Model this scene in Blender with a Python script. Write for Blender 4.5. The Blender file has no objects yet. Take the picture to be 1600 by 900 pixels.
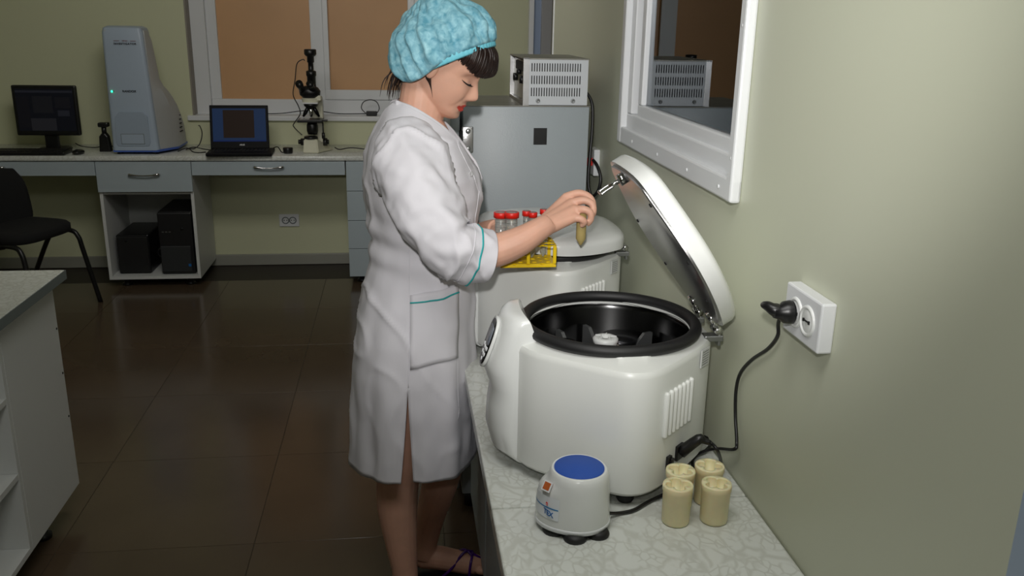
import bpy, bmesh, math, random
import numpy as np
from mathutils import Vector, Matrix, noise
random.seed(7)
S = bpy.context.scene
COL = S.collection
PI = math.pi
# ------------------------------------------------------------ camera
F = 1377.0; CH = 1.6
_y = Vector((-180, -420, F)).normalized()
_d = Vector((-85, 4550, F)).normalized()
_d = (_d - _y * _d.dot(_y)).normalized()
_x = _d.cross(_y)
cam = bpy.data.cameras.new('camera'); camo = bpy.data.objects.new('camera', cam); COL.objects.link(camo)
cam.sensor_width = 36; cam.lens = 36 * F / 1600; cam.clip_start = .05
right = Vector((_x[0], _y[0], -_d[0])); up = -Vector((_x[1], _y[1], -_d[1])); back = -Vector((_x[2], _y[2], -_d[2]))
M = Matrix((right, up, back)).transposed().to_4x4(); M.translation = (0, 0, CH)
camo.matrix_world = M
S.camera = camo
def P(px, py, Y):                     # point of the place at depth Y that stands at a photo pixel
    c = Vector((px - 800, py - 450, F)); r = Vector((c.dot(_x), c.dot(_y), -c.dot(_d)))
    return Vector((0, 0, CH)) + r * (Y / r.y)
# ------------------------------------------------------------ world, light, exposure
w = bpy.data.worlds.new('world'); S.world = w; w.use_nodes = True
w.node_tree.nodes['Background'].inputs[0].default_value = (.6, .65, .7, 1); w.node_tree.nodes['Background'].inputs[1].default_value = .02
def area(name, loc, target, size, power, col=(1, 1, 1), sy=None):
    l = bpy.data.lights.new(name, 'AREA'); l.energy = power; l.size = size; l.color = col
    if sy: l.shape = 'RECTANGLE'; l.size_y = sy
    o = bpy.data.objects.new(name, l); COL.objects.link(o); o.location = loc
    o.rotation_euler = (Vector(target) - Vector(loc)).to_track_quat('-Z', 'Y').to_euler(); return o
fl_ = bpy.data.lights.new('camera_flash', 'SPOT'); fl_.energy = 98; fl_.spot_size = math.radians(55); fl_.spot_blend = 1; fl_.shadow_soft_size = .035; fl_.color = (1, .98, .96)
flo = bpy.data.objects.new('camera_flash', fl_); COL.objects.link(flo); flo.location = (-.06, -.05, 1.8); flo.rotation_euler = (Vector((.5, 2.2, 1.42)) - flo.location).to_track_quat('-Z', 'Y').to_euler()
area('flash_bounce_near', (.05, .7, 2.66), (.3, 1.3, 0), .9, 17, (1, .99, .96))  # added area light, stands in for flash bounced off the ceiling; no lamp there
area('bounce_fill_back', (-.7, 3.0, 2.55), (-.8, 5.9, 1.5), 1.0, 15, (1, .97, .92), .5)  # unseen fill added overhead to brighten the back wall, imitating ceiling bounce
S.view_settings.view_transform = 'Standard'; S.view_settings.look = 'None'; S.view_settings.gamma = 1
S.view_settings.use_curve_mapping = False
S.view_settings.exposure = 0.12
# ------------------------------------------------------------ materials
def lin(c):
    return tuple(((v / 255) / 12.92 if v <= 10 else (((v / 255) + .055) / 1.055) ** 2.4) for v in c) + (1,)
def mat(name, rgb, rough=.5, metal=0, bump=0, bscale=80, var=0, vscale=6, coat=0, emit=None, es=1, spec=.5, trans=0, sss=0, bdist=.002, stretch=None):
    m = bpy.data.materials.new(name); m.use_nodes = True; nt = m.node_tree; b = nt.nodes['Principled BSDF']
    c = lin(rgb); b.inputs['Base Color'].default_value = c; b.inputs['Roughness'].default_value = rough
    b.inputs['Metallic'].default_value = metal; b.inputs['Coat Weight'].default_value = coat; b.inputs['Specular IOR Level'].default_value = spec
    b.inputs['Transmission Weight'].default_value = trans
    if sss: b.inputs['Subsurface Weight'].default_value = sss; b.inputs['Subsurface Radius'].default_value = (.012, .004, .002); b.inputs['Subsurface Scale'].default_value = 1
    if emit: b.inputs['Emission Color'].default_value = lin(emit); b.inputs['Emission Strength'].default_value = es
    tc = nt.nodes.new('ShaderNodeTexCoord'); src = tc.outputs['Object']
    if stretch:
        mp = nt.nodes.new('ShaderNodeMapping'); mp.inputs['Scale'].default_value = stretch; nt.links.new(src, mp.inputs[0]); src = mp.outputs[0]
    if var:
        n = nt.nodes.new('ShaderNodeTexNoise'); n.inputs['Scale'].default_value = vscale; n.inputs['Detail'].default_value = 5; nt.links.new(src, n.inputs['Vector'])
        r = nt.nodes.new('ShaderNodeMapRange'); r.inputs[1].default_value = .3; r.inputs[2].default_value = .7; r.inputs[3].default_value = 1 - var; r.inputs[4].default_value = 1 + var
        nt.links.new(n.outputs['Fac'], r.inputs[0])
        mx = nt.nodes.new('ShaderNodeVectorMath'); mx.operation = 'SCALE'; mx.inputs[0].default_value = c[:3]; nt.links.new(r.outputs[0], mx.inputs['Scale']); nt.links.new(mx.outputs[0], b.inputs['Base Color'])
    if bump:
        n = nt.nodes.new('ShaderNodeTexNoise'); n.inputs['Scale'].default_value = bscale; n.inputs['Detail'].default_value = 4; nt.links.new(src, n.inputs['Vector'])
        bp = nt.nodes.new('ShaderNodeBump'); bp.inputs['Strength'].default_value = bump; bp.inputs['Distance'].default_value = bdist
        nt.links.new(n.outputs['Fac'], bp.inputs['Height']); nt.links.new(bp.outputs[0], b.inputs['Normal'])
    return m
def marble():
    m = mat('pebble_laminate', (205, 208, 202), .22); nt = m.node_tree; b = nt.nodes['Principled BSDF']
    tc = nt.nodes.new('ShaderNodeTexCoord'); mp = nt.nodes.new('ShaderNodeMapping'); mp.inputs['Scale'].default_value = (1, .75, 1)
    nt.links.new(tc.outputs['Object'], mp.inputs[0])
    nz = nt.nodes.new('ShaderNodeTexNoise'); nz.inputs['Scale'].default_value = 14; nt.links.new(mp.outputs[0], nz.inputs['Vector'])
    mi = nt.nodes.new('ShaderNodeMixRGB'); mi.inputs[0].default_value = .045; nt.links.new(mp.outputs[0], mi.inputs[1]); nt.links.new(nz.outputs['Color'], mi.inputs[2])
    cols = []
    for sc, hi in ((27, .22), (64, .3)):
        v = nt.nodes.new('ShaderNodeTexVoronoi'); v.feature = 'DISTANCE_TO_EDGE'; v.inputs['Scale'].default_value = sc; nt.links.new(mi.outputs[0], v.inputs['Vector'])
        r = nt.nodes.new('ShaderNodeMapRange'); r.inputs[1].default_value = .03; r.inputs[2].default_value = .14; nt.links.new(v.outputs['Distance'], r.inputs[0]); cols.append(r)
    n2 = nt.nodes.new('ShaderNodeTexNoise'); n2.inputs['Scale'].default_value = 20; nt.links.new(tc.outputs['Object'], n2.inputs['Vector'])
    r2 = nt.nodes.new('ShaderNodeMapRange'); r2.inputs[1].default_value = .45; r2.inputs[2].default_value = .55; nt.links.new(n2.outputs['Fac'], r2.inputs[0])
    mm = nt.nodes.new('ShaderNodeMix'); nt.links.new(r2.outputs[0], mm.inputs[0]); nt.links.new(cols[0].outputs[0], mm.inputs[2]); nt.links.new(cols[1].outputs[0], mm.inputs[3])
    cr = nt.nodes.new('ShaderNodeMixRGB'); cr.inputs[1].default_value = lin((202, 204, 197)); cr.inputs[2].default_value = lin((218, 221, 216))
    nt.links.new(mm.outputs[0], cr.inputs[0]); nt.links.new(cr.outputs[0], b.inputs['Base Color']); return m
m_marble = marble()
m_wallr = mat('pale_green_panel_paint', (200, 203, 182), .42, bump=.05, bscale=6)
m_wallb = mat('yellow_green_wall_paint', (205, 207, 174), .6, bump=.1, bscale=40)
m_ceil = mat('white_ceiling_paint', (235, 235, 232), .8)
m_tile = mat('brown_floor_tile', (86, 72, 57), .17, var=.12, vscale=2.2, spec=.5)
m_grout = mat('dark_grout', (44, 37, 30), .5)
m_skirt = mat('grey_plastic_skirting', (150, 150, 140), .4)
m_pvc = mat('white_pvc', (222, 224, 226), .3)
m_white = mat('white_gloss_plastic', (226, 228, 226), .25, coat=.2)
m_body = mat('white_painted_steel', (222, 224, 220), .33, bump=.02, bscale=200)
m_lam = mat('white_laminate', (214, 216, 214), .4)
m_grey = mat('grey_laminate', (172, 184, 190), .45)
m_edge = mat('grey_edge_band', (112, 120, 120), .4)
m_blind = mat('brown_window_film', (206, 160, 114), .5, var=.06, vscale=1.5)
m_black = mat('black_plastic', (20, 20, 21), .35)
m_rubber = mat('black_rubber', (24, 24, 25), .55)
m_blackfab = mat('black_chair_fabric', (18, 18, 19), .9, bump=.3, bscale=500)
m_steel = mat('brushed_steel', (190, 190, 190), .28, metal=1, bump=.15, bscale=60, stretch=(1, 12, 12))
m_chrome = mat('chrome', (215, 215, 215), .12, metal=1)
m_drum = mat('dark_bowl_steel', (62, 62, 62), .22, metal=1)
m_darkmet = mat('dark_rotor_metal', (40, 40, 42), .3, metal=.8)
m_alu = mat('cast_aluminium', (150, 152, 152), .4, metal=.9)
m_graypaint = mat('grey_hammered_paint', (160, 168, 172), .38, bump=.25, bscale=220, bdist=.001)
m_boxtop = mat('worn_grey_metal', (140, 138, 130), .45, metal=.5, var=.15, vscale=14)
m_boxw = mat('silver_painted_panel', (200, 204, 208), .4)
m_dark = mat('dark_interior', (18, 18, 18), .7)
m_blue = mat('blue_rubber_platform', (32, 80, 172), .6, bump=.3, bscale=600)
m_yel = mat('yellow_rack_plastic', (236, 200, 20), .35)
m_red = mat('red_cap_plastic', (214, 34, 24), .4)
m_tube = mat('clear_tube_plastic', (225, 230, 225), .12, trans=.75)
m_serum = mat('yellow_serum', (190, 170, 110), .25, trans=.15)
m_bucket = mat('cream_translucent_nylon', (234, 224, 182), .45, var=.06, vscale=30, sss=.4)
m_skin = mat('skin', (222, 172, 148), .5, bump=.12, bscale=300, var=.05, vscale=25, sss=.12)
m_lip = mat('red_lipstick', (206, 66, 52), .35)
m_hair = mat('dark_brown_hair', (38, 24, 20), .38, var=.3, vscale=60)
m_coat = mat('white_coat_cotton', (226, 224, 230), .75, bump=.35, bscale=11, bdist=.008, stretch=(1, 1, .45))
m_teal = mat('teal_piping', (40, 170, 170), .6)
m_purple = mat('purple_patent_leather', (72, 20, 120), .2, coat=.5)
m_analyzer = mat('light_blue_grey_casing', (168, 182, 198), .4)
m_blueband = mat('blue_base_band', (70, 100, 180), .4)
m_cream = mat('cream_microscope_enamel', (214, 212, 190), .35)
m_glass = None
def glassmat():
    m = bpy.data.materials.new('window_glass'); m.use_nodes = True; nt = m.node_tree; nt.nodes.remove(nt.nodes['Principled BSDF'])
    out = nt.nodes['Material Output']; g = nt.nodes.new('ShaderNodeBsdfGlossy'); g.inputs['Roughness'].default_value = .01; g.inputs['Color'].default_value = (.9, .95, 1, 1)
    t = nt.nodes.new('ShaderNodeBsdfTransparent'); t.inputs['Color'].default_value = (.82, .86, .86, 1)
    fr = nt.nodes.new('ShaderNodeFresnel'); fr.inputs['IOR'].default_value = 1.5
    mr = nt.nodes.new('ShaderNodeMapRange'); mr.inputs[3].default_value = .1; mr.inputs[4].default_value = 1.0; nt.links.new(fr.outputs[0], mr.inputs[0])
    mx = nt.nodes.new('ShaderNodeMixShader'); nt.links.new(mr.outputs[0], mx.inputs[0]); nt.links.new(t.outputs[0], mx.inputs[1]); nt.links.new(g.outputs[0], mx.inputs[2]); nt.links.new(mx.outputs[0], out.inputs[0]); return m
m_glass = glassmat()
def capmat():
    m = bpy.data.materials.new('blue_nonwoven_cap'); m.use_nodes = True; nt = m.node_tree; b = nt.nodes['Principled BSDF']
    tc = nt.nodes.new('ShaderNodeTexCoord'); n = nt.nodes.new('ShaderNodeTexNoise'); n.inputs['Scale'].default_value = 70; n.inputs['Detail'].default_value = 8; n.inputs['Distortion'].default_value = .5
    nt.links.new(tc.outputs['Object'], n.inputs['Vector'])
    r = nt.nodes.new('ShaderNodeValToRGB'); r.color_ramp.elements[0].position = .3; r.color_ramp.elements[0].color = lin((92, 160, 182)); r.color_ramp.elements[1].position = .72; r.color_ramp.elements[1].color = lin((166, 218, 230))
    nt.links.new(n.outputs['Fac'], r.inputs[0]); nt.links.new(r.outputs[0], b.inputs['Base Color']); b.inputs['Roughness'].default_value = .6
    bp = nt.nodes.new('ShaderNodeBump'); bp.inputs['Strength'].default_value = .5; bp.inputs['Distance'].default_value = .003; nt.links.new(n.outputs['Fac'], bp.inputs['Height']); nt.links.new(bp.outputs[0], b.inputs['Normal'])
    return m
m_cap = capmat()
# ------------------------------------------------------------ helpers
def empty(name, label, cat, loc, group=None):
    o = bpy.data.objects.new(name, None); COL.objects.link(o); o.location = loc; o.empty_display_size = .05
    o['label'] = label; o['category'] = cat
    if group: o['group'] = group
    return o
def obj(name, bm, m, parent=None, smooth=True, label=None, wn=False):
    me = bpy.data.meshes.new(name)
    if isinstance(bm, bmesh.types.BMesh):
        bmesh.ops.recalc_face_normals(bm, faces=bm.faces[:]); bm.to_mesh(me); bm.free()
    else: me = bm
    ms = m if isinstance(m, (list, tuple)) else [m]
    for q in ms: me.materials.append(q)
    o = bpy.data.objects.new(name, me); COL.objects.link(o)
    if smooth:
        for p in me.polygons: p.use_smooth = True
        if smooth == 'auto': me.set_sharp_from_angle(angle=.6)
    if parent:
        o.parent = parent
        if parent.type == 'EMPTY': o.matrix_parent_inverse = Matrix.Translation(-parent.location)
    if label: o['label'] = label
    return o
def tag(o, label, cat, group=None):
    o['label'] = label; o['category'] = cat
    if group: o['group'] = group
    return o
def struct(o): o['kind'] = 'structure'; return o
def NB(): return bmesh.new()
def box(bm, a, b, bev=0, M=None, seg=2):
    a = Vector(a); b = Vector(b); c = (a + b) / 2; s = b - a
    r = bmesh.ops.create_cube(bm, size=1); vs = r['verts']
    for v in vs: v.co = Vector((v.co.x * s.x, v.co.y * s.y, v.co.z * s.z)) + c
    if bev:
        es = list({e for v in vs for e in v.link_edges})
        rr = bmesh.ops.bevel(bm, geom=es, offset=bev, segments=seg, affect='EDGES', profile=.5); vs = list({v for f in rr['faces'] for v in f.verts} | {v for v in vs if v.is_valid})
    if M:
        for v in vs: v.co = M @ v.co
    return vs
def frame(d, ref=Vector((0, 0, 1))):
    d = d.normalized()
    if abs(d.dot(ref)) > .95: ref = Vector((1, 0, 0))
    u = ref.cross(d).normalized(); v = d.cross(u).normalized(); return u, v
def rings(bm, rs, cap=True, close=True):
    L = [[bm.verts.new(p) for p in r] for r in rs]
    n = len(L[0])
    for a, b in zip(L, L[1:]):
        for i in range(n if close else n - 1):
            j = (i + 1) % n
            try: bm.faces.new((a[i], a[j], b[j], b[i]))
            except ValueError: pass
    if cap and close:
        bm.faces.new(L[0][::-1]); bm.faces.new(L[-1])
    return L
def tube(bm, pts, r, seg=8, smooth=0, flat=1.0, cap=True):
    pts = [Vector(p) for p in pts]; n = len(pts)
    rad = list(r) if isinstance(r, (list, tuple)) else [r] * n
    if smooth and n > 2:
        np_, nr = [], []
        for i in range(n - 1):
            p0, p1, p2, p3 = pts[max(i - 1, 0)], pts[i], pts[i + 1], pts[min(i + 2, n - 1)]
            for k in range(smooth):
                t = k / smooth
                np_.append(.5 * ((2 * p1) + (p2 - p0) * t + (2 * p0 - 5 * p1 + 4 * p2 - p3) * t * t + (3 * p1 - p0 - 3 * p2 + p3) * t ** 3)); nr.append(rad[i] * (1 - t) + rad[i + 1] * t)
        np_.append(pts[-1]); nr.append(rad[-1]); pts, rad = np_, nr; n = len(pts)
    rs = []; u = None
    for i, p in enumerate(pts):
        d = (pts[min(i + 1, n - 1)] - pts[max(i - 1, 0)]).normalized()
        if u is None: u, v = frame(d)
        else:
            u = (u - d * u.dot(d)).normalized(); v = d.cross(u)
        rs.append([p + (u * math.cos(2 * PI * k / seg) + v * math.sin(2 * PI * k / seg) * flat) * rad[i] for k in range(seg)])
    rings(bm, rs, cap)
def cyl(bm, a, b, r, seg=24, r2=None): tube(bm, [a, b], [r, r if r2 is None else r2], seg)
def capsule(bm, a, b, ra, rb, seg=16, flat=1.0):
    a = Vector(a); b = Vector(b); d = (b - a).normalized(); pts = []; rr = []
    for k in range(1, 5): t = k / 5 * PI / 2; pts.append(a - d * ra * math.cos(t)); rr.append(ra * math.sin(t))
    pts.append(a); rr.append(ra); pts.append(b); rr.append(rb)
    for k in range(4, 0, -1): t = k / 5 * PI / 2; pts.append(b + d * rb * math.cos(t)); rr.append(rb * math.sin(t))
    tube(bm, pts, rr, seg, 0, flat)
def lathe(bm, prof, c, seg=40, axis=None, cap=True):
    c = Vector(c); ax = Vector(axis).normalized() if axis else Vector((0, 0, 1)); u, v = (Vector((1, 0, 0)), Vector((0, 1, 0))) if not axis else frame(ax)
    rs = [[c + ax * z + (u * math.cos(2 * PI * k / seg) + v * math.sin(2 * PI * k / seg)) * max(r, 1e-4) for k in range(seg)] for r, z in prof]
    rings(bm, rs, cap)
def torus(bm, c, R, r, seg=32, s2=10, axis=(0, 0, 1), sy=1):
    c = Vector(c); ax = Vector(axis).normalized(); u, v = frame(ax) if abs(ax.z) < .99 else (Vector((1, 0, 0)), Vector((0, 1, 0)))
    L = [[bm.verts.new(c + (u * math.cos(2 * PI * i / seg) + v * sy * math.sin(2 * PI * i / seg)) * (R + r * math.cos(2 * PI * j / s2)) + ax * r * math.sin(2 * PI * j / s2)) for j in range(s2)] for i in range(seg)]
    for i in range(seg):
        for j in range(s2):
            bm.faces.new((L[i][j], L[(i + 1) % seg][j], L[(i + 1) % seg][(j + 1) % s2], L[i][(j + 1) % s2]))
def prism(bm, poly, ext, axis='z', bev=0):
    """poly: 2D outline; ext: (lo, hi) along axis"""
    def mk(p, e): return Vector({'z': (p[0], p[1], e), 'y': (p[0], e, p[1]), 'x': (e, p[0], p[1])}[axis])
    vs0 = [bm.verts.new(mk(p, ext[0])) for p in poly]; vs1 = [bm.verts.new(mk(p, ext[1])) for p in poly]
    n = len(poly); fs = [bm.faces.new(vs0[::-1]), bm.faces.new(vs1)]
    for i in range(n): bm.faces.new((vs0[i], vs0[(i + 1) % n], vs1[(i + 1) % n], vs1[i]))
    if bev:
        es = list({e for f in fs for e in f.edges}); bmesh.ops.bevel(bm, geom=es, offset=bev, segments=2, affect='EDGES', profile=.5)
def smoothpoly(pts, k=6):
    """closed Catmull-Rom outline"""
    n = len(pts); out = []
    for i in range(n):
        p0, p1, p2, p3 = [Vector(pts[(i + q) % n]) for q in (-1, 0, 1, 2)]
        for s in range(k):
            t = s / k; out.append(tuple(.5 * ((2 * p1) + (p2 - p0) * t + (2 * p0 - 5 * p1 + 4 * p2 - p3) * t * t + (3 * p1 - p0 - 3 * p2 + p3) * t ** 3)))
    return out
def ball(bm, c, r, s=(1, 1, 1), R=None, seg=20):
    rr = bmesh.ops.create_uvsphere(bm, u_segments=seg, v_segments=seg // 2, radius=1)
    for v in rr['verts']:
        q = Vector((v.co.x * r * s[0], v.co.y * r * s[1], v.co.z * r * s[2]))
        if R: q = R @ q
        v.co = q + Vector(c)
def one(fn, *a, **k):
    bm = NB(); fn(bm, *a, **k); return bm
def text(name, s, size, loc, xdir, ydir, m, parent, ext=.0004, spacing=1):
    cu = bpy.data.curves.new(name, 'FONT'); cu.body = s; cu.size = size; cu.extrude = ext; cu.align_x = 'CENTER'; cu.align_y = 'CENTER'; cu.space_character = spacing; cu.offset = size * .03
    t = bpy.data.objects.new(name, cu); COL.objects.link(t); bpy.context.view_layer.update()
    me = bpy.data.meshes.new_from_object(t.evaluated_get(bpy.context.evaluated_depsgraph_get())); bpy.data.objects.remove(t)
    x = Vector(xdir).normalized(); y = Vector(ydir).normalized(); zz = x.cross(y)
    R = Matrix((x, y, zz)).transposed().to_4x4(); R.translation = loc; me.transform(R); me.materials.clear()
    return obj(name, me, m, parent, smooth=False)
def wraptext(name, s, size, c, r, a, z, m, parent):
    """lettering bent round an upright cylinder"""
    o = text(name, s, size, (0, 0, 0), (1, 0, 0), (0, 1, 0), m, parent, ext=.0003)
    for v in o.data.vertices:
        x, y, h = v.co; an = a + x / r; v.co = Vector(c) + Vector(((r + h) * math.cos(an), (r + h) * math.sin(an), z + y))
    return o
def copy_tree(o, loc, label=None):
    c = o.copy(); COL.objects.link(c); c.location = loc
    if label: c['label'] = label
    for ch in list(o.children):
        d = ch.copy(); COL.objects.link(d); d.parent = c
        for g in list(ch.children):
            e = g.copy(); COL.objects.link(e); e.parent = d
    return c
def sharedpiece(name, me, m, parent, loc):
    o = bpy.data.objects.new(name, me); COL.objects.link(o); o.location = loc
    if parent: o.parent = parent
    return o
# ------------------------------------------------------------ room shell
WX = .641; BY = 5.9; LX = -3.6; NY = -1.6; HZ = 2.72
fl = struct(obj('floor', one(box, (LX, NY, -.08), (2.8, BY + .1, -.002)), m_grout, smooth=False))
bm = NB(); box(bm, (-.2992, -.2992, -.006), (.2992, .2992, 0), .0005, seg=1); tme = bpy.data.meshes.new('floor_tile'); bm.to_mesh(tme); bm.free(); tme.materials.append(m_tile)
ty = .42
for i in range(-4, 4):
    for j in range(0, 9):
        X = i * .6 + .12 - .3; Y = ty + j * .6
        if X < -3.2 or X > 1.9: continue
        sharedpiece('floor_tile', tme, m_tile, fl, (X, Y, 0))
struct(obj('ceiling', one(box, (LX, NY, HZ), (2.8, BY + .1, HZ + .1)), m_ceil, smooth=False))
struct(obj('wall_left', one(box, (LX - .1, NY, 0), (LX, BY, HZ)), m_wallb, smooth=False))
struct(obj('wall_near', one(box, (LX, NY - .1, 0), (2.8, NY, HZ)), m_wallr, smooth=False))
struct(obj('wall_far_right', one(box, (2.7, NY, 0), (2.8, BY, HZ)), m_wallb, smooth=False))
# back wall with an opening for the window
wx0, wx1, wz0 = -1.30, .22, .99
bm = NB()
box(bm, (LX, BY, 0), (wx0, BY + .25, HZ)); box(bm, (wx1, BY, 0), (2.8, BY + .25, HZ)); box(bm, (wx0, BY, 0), (wx1, BY + .25, wz0)); box(bm, (wx0, BY, 2.3), (wx1, BY + .25, HZ))
struct(obj('wall_back', bm, m_wallb, smooth=False))
struct(obj('baseboard_back', one(box, (LX, BY - .018, 0), (2.6, BY, .075), .004), m_skirt, smooth=False))
# right partition with window opening and a booth behind it
oy0, oy1, oz0, oz1 = 1.60, 2.46, 1.30, 2.25
bm = NB()
box(bm, (WX, NY, 0), (WX + .05, oy0, HZ)); box(bm, (WX, oy1, 0), (WX + .05, 3.73, HZ)); box(bm, (WX, oy0, 0), (WX + .05, oy1, oz0)); box(bm, (WX, oy0, oz1), (WX + .05, oy1, HZ))
struct(obj('wall_right', bm, m_wallr, smooth=False))
struct(obj('trim_1', one(box, (WX - .004, 3.73, 0), (WX + .056, 3.745, HZ), .002), m_pvc, smooth=False))
struct(obj('trim_2', one(box, (WX - .006, .5, 0), (WX, .742, 2.2), .003), mat('blue_grey_door_trim', (160, 176, 196), .4), smooth=False))
struct(obj('wall_booth_back', one(box, (WX + .05, 3.3, 0), (1.9, 3.34, HZ)), m_wallr, smooth=False))
struct(obj('wall_booth_side', one(box, (1.9, NY, 0), (1.94, 3.34, HZ)), m_wallr, smooth=False))
# window_1 : cleanroom window in the partition
def ring_y(bm, x0, x1, ya, yb, za, zb, t, bev=.004):
    box(bm, (x0, ya, za), (x1, yb, za + t), bev); box(bm, (x0, ya, zb - t), (x1, yb, zb), bev); box(bm, (x0, ya, za + t), (x1, ya + t, zb - t), bev); box(bm, (x0, yb - t, za + t), (x1, yb, zb - t), bev)
w1 = struct(obj('window_1', one(ring_y, WX - .004, WX + .045, oy0 + .005, oy1 - .002, 1.315, 2.24, .045), m_pvc, smooth=False))
bm = NB(); box(bm, (WX - .02, 1.582, 1.276), (WX, 2.487, 1.322), .005); obj('casing_bottom', bm, m_pvc, w1, smooth=False)
for a, b in ((1.582, 1.612), (2.452, 2.487)): obj('casing_side', one(box, (WX - .022, a, 1.2765), (WX, b, 2.26), .005), m_pvc, w1, smooth=False)
obj('casing_top', one(box, (WX - .02, 1.612, 2.24), (WX, 2.452, 2.27), .005), m_pvc, w1, smooth=False)
obj('sash', one(ring_y, WX + .004, WX + .036, 1.632, 2.375, 1.355, 2.2, .035), m_pvc, w1, smooth=False)
obj('pane', one(box, (WX + .018, 1.66, 1.385), (WX + .022, 2.345, 2.17)), m_glass, w1, smooth=False)
obj('spacer_bar', one(ring_y, WX + .023, WX + .033, 1.664, 2.343, 1.388, 2.167, .008, 0), m_alu, w1, smooth=False)
for Y, Z in ((1.597, 1.36), (1.65, 1.297), (1.85, 1.297), (2.08, 1.297), (2.32, 1.297), (2.47, 1.36), (1.597, 1.6)):
    obj('screw', one(lathe, [(.0045, 0), (.004, .0015), (.0001, .002)], (WX - .0205, Y, Z), 12, (-1, 0, 0)), m_pvc, w1)
# window_2 : back wall window with brown film behind panes
gy = BY + .12
bm = NB(); zt = 2.28
for a, b in ((wx0 + .1, wx0 + .165), (-.555, -.475), (.10, wx1)): box(bm, (a, gy, wz0 + .093), (b, gy + .058, zt - .058), .004)
box(bm, (wx0 + .1, gy, wz0 - .01), (wx1, gy + .06, wz0 + .095), .006); box(bm, (wx0 + .1, gy, zt - .06), (wx1, gy + .06, zt), .006)
w2 = struct(obj('window_2', bm, m_pvc, smooth=False))
obj('reveal_panel', one(box, (wx0, BY - .002, wz0), (wx0 + .01, gy + .02, 2.3)), mat('grey_reveal_panel', (140, 134, 124), .5), w2, smooth=False)
obj('reveal_board', one(box, (wx0 + .01, gy - .03, wz0), (wx0 + .1, gy + .05, 2.3), .003), m_pvc, w2, smooth=False)
bm = NB(); box(bm, (-.475, gy - .012, wz0 + .095), (.115, gy + .01, wz0 + .16), .006); box(bm, (-.475, gy - .0115, wz0 + .158), (-.44, gy + .0095, zt), .004); box(bm, (.07, gy - .0115, wz0 + .158), (.1145, gy + .0095, zt), .004)
obj('sash', bm, m_pvc, w2, smooth=False)
for a, b in ((wx0 + .15, -.54), (-.49, .11)):
    obj('pane', one(box, (a, gy + .036, wz0 + .09), (b, gy + .042, zt)), m_glass, w2, smooth=False)
    obj('roller_blind', one(box, (a, gy + .026, wz0 + .08), (b, gy + .030, zt)), m_blind, w2, smooth=False)
obj('window_sill', one(box, (wx0 - .03, BY - .03, wz0 - .03), (wx1 + .03, gy + .02, wz0 + .002), .006), m_pvc, w2, smooth=False)
# glazed partition profile seen past the end of the wall
bm = NB(); gx = .83; gY = 5.55
box(bm, (gx - .03, gY, 0), (gx, gY + .05, HZ), .003); w3 = struct(obj('window_3', bm, m_pvc, smooth=False))
obj('pane', one(box, (gx, gY + .02, .05), (gx + .045, gY + .026, HZ)), mat('blue_grey_glass_strip', (150, 165, 190), .15), w3, smooth=False)
obj('grey_profile', one(box, (gx + .045, gY - .01, 0), (gx + .11, gY + .05, HZ), .004), mat('grey_aluminium_profile', (150, 150, 150), .45), w3, smooth=False)
# ------------------------------------------------------------ counter along the right wall
CZ = .75
for nm, a, b, lab in (('countertop', .55, 1.4115, 'near pebble-patterned grey countertop along the right wall, under the vortex shaker'), ('countertop', 1.4135, 2.585, 'far pebble-patterned grey countertop along the right wall, under both centrifuges')):
    o = obj(nm, one(box, (.154, a, CZ - .032), (WX - .002, b, CZ), .004), m_marble, smooth=False); tag(o, lab, 'countertop', 'wall countertops')
def basecab(a, b, lab, hy):
    e = empty('base_cabinet', lab, 'cabinet', ((.21 + WX) / 2, (a + b) / 2, 0), 'base cabinets under the wall counter')
    obj('carcass', one(box, (.232, a + .002, .1), (WX - .02, b - .002, CZ - .033), .002), m_grey, e, smooth=False)
    d = obj('door', one(box, (.212, a + .004, .105), (.230, b - .004, CZ - .036), .002), m_grey, e, smooth=False)
    obj('handle', one(tube, [(.213, hy, .70), (.190, hy + .015, .69), (.182, hy + .05, .66), (.190, hy + .085, .63), (.213, hy + .1, .62)], .004, 8, 6), m_chrome, d)
    for X in (.27, .58):
        for Y in (a + .06, b - .06): obj('leg', one(lathe, [(.028, 0), (.028, .01), (.018, .015), (.018, .1)], (X, Y, 0), 16), m_black, e)
basecab(.56, 1.41, 'grey base cabinet under the near countertop at the bottom edge', .9)
basecab(1.415, 2.08, 'grey base cabinet with curved handle under the front centrifuge', 1.43)
basecab(2.085, 2.58, 'grey base cabinet under the rear centrifuge, behind the woman\'s feet', 2.1)

# ------------------------------------------------------------ centrifuges
def outline(k=1.0, inset=0):
    h = [(-.2, .085), (-.12, .150), (-.05, .205), (-.015, .228), (.022, .228), (.06, .205), (.13, .135), (.175, .085), (.2, .045)]
    pts = [(x * (1 - inset / .2), y * (1 - inset / .23)) for x, y in h]
    full = [(x, -y) for x, y in pts] + [(x, y) for x, y in reversed(pts)]
    return full
def subdiv(pl, k=4):
    out = []
    n = len(pl)
    for i in range(n):
        a, b = Vector(pl[i]), Vector(pl[(i + 1) % n])
        for s in range(k): out.append(tuple(a.lerp(b, s / k)))
    for _ in range(4): out = [tuple((Vector(out[i - 1]) + Vector(out[i]) * 2 + Vector(out[(i + 1) % len(out)])) / 4) for i in range(len(out))]
    return out
def zrot(c, x, y, z): return (c[0] + x, c[1] + y, c[2] + z)
def nose_profile():   # x,z local outline of the control housing
    return [(-.2, .0), (-.232, .022), (-.243, .07), (-.241, .12), (-.236, .16), (-.247, .195), (-.248, .215), (-.243, .235), (-.222, .300), (-.214, .318), (-.200, .328), (-.178, .330), (-.160, .30), (-.155, .27), (-.155, .0)]
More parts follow.
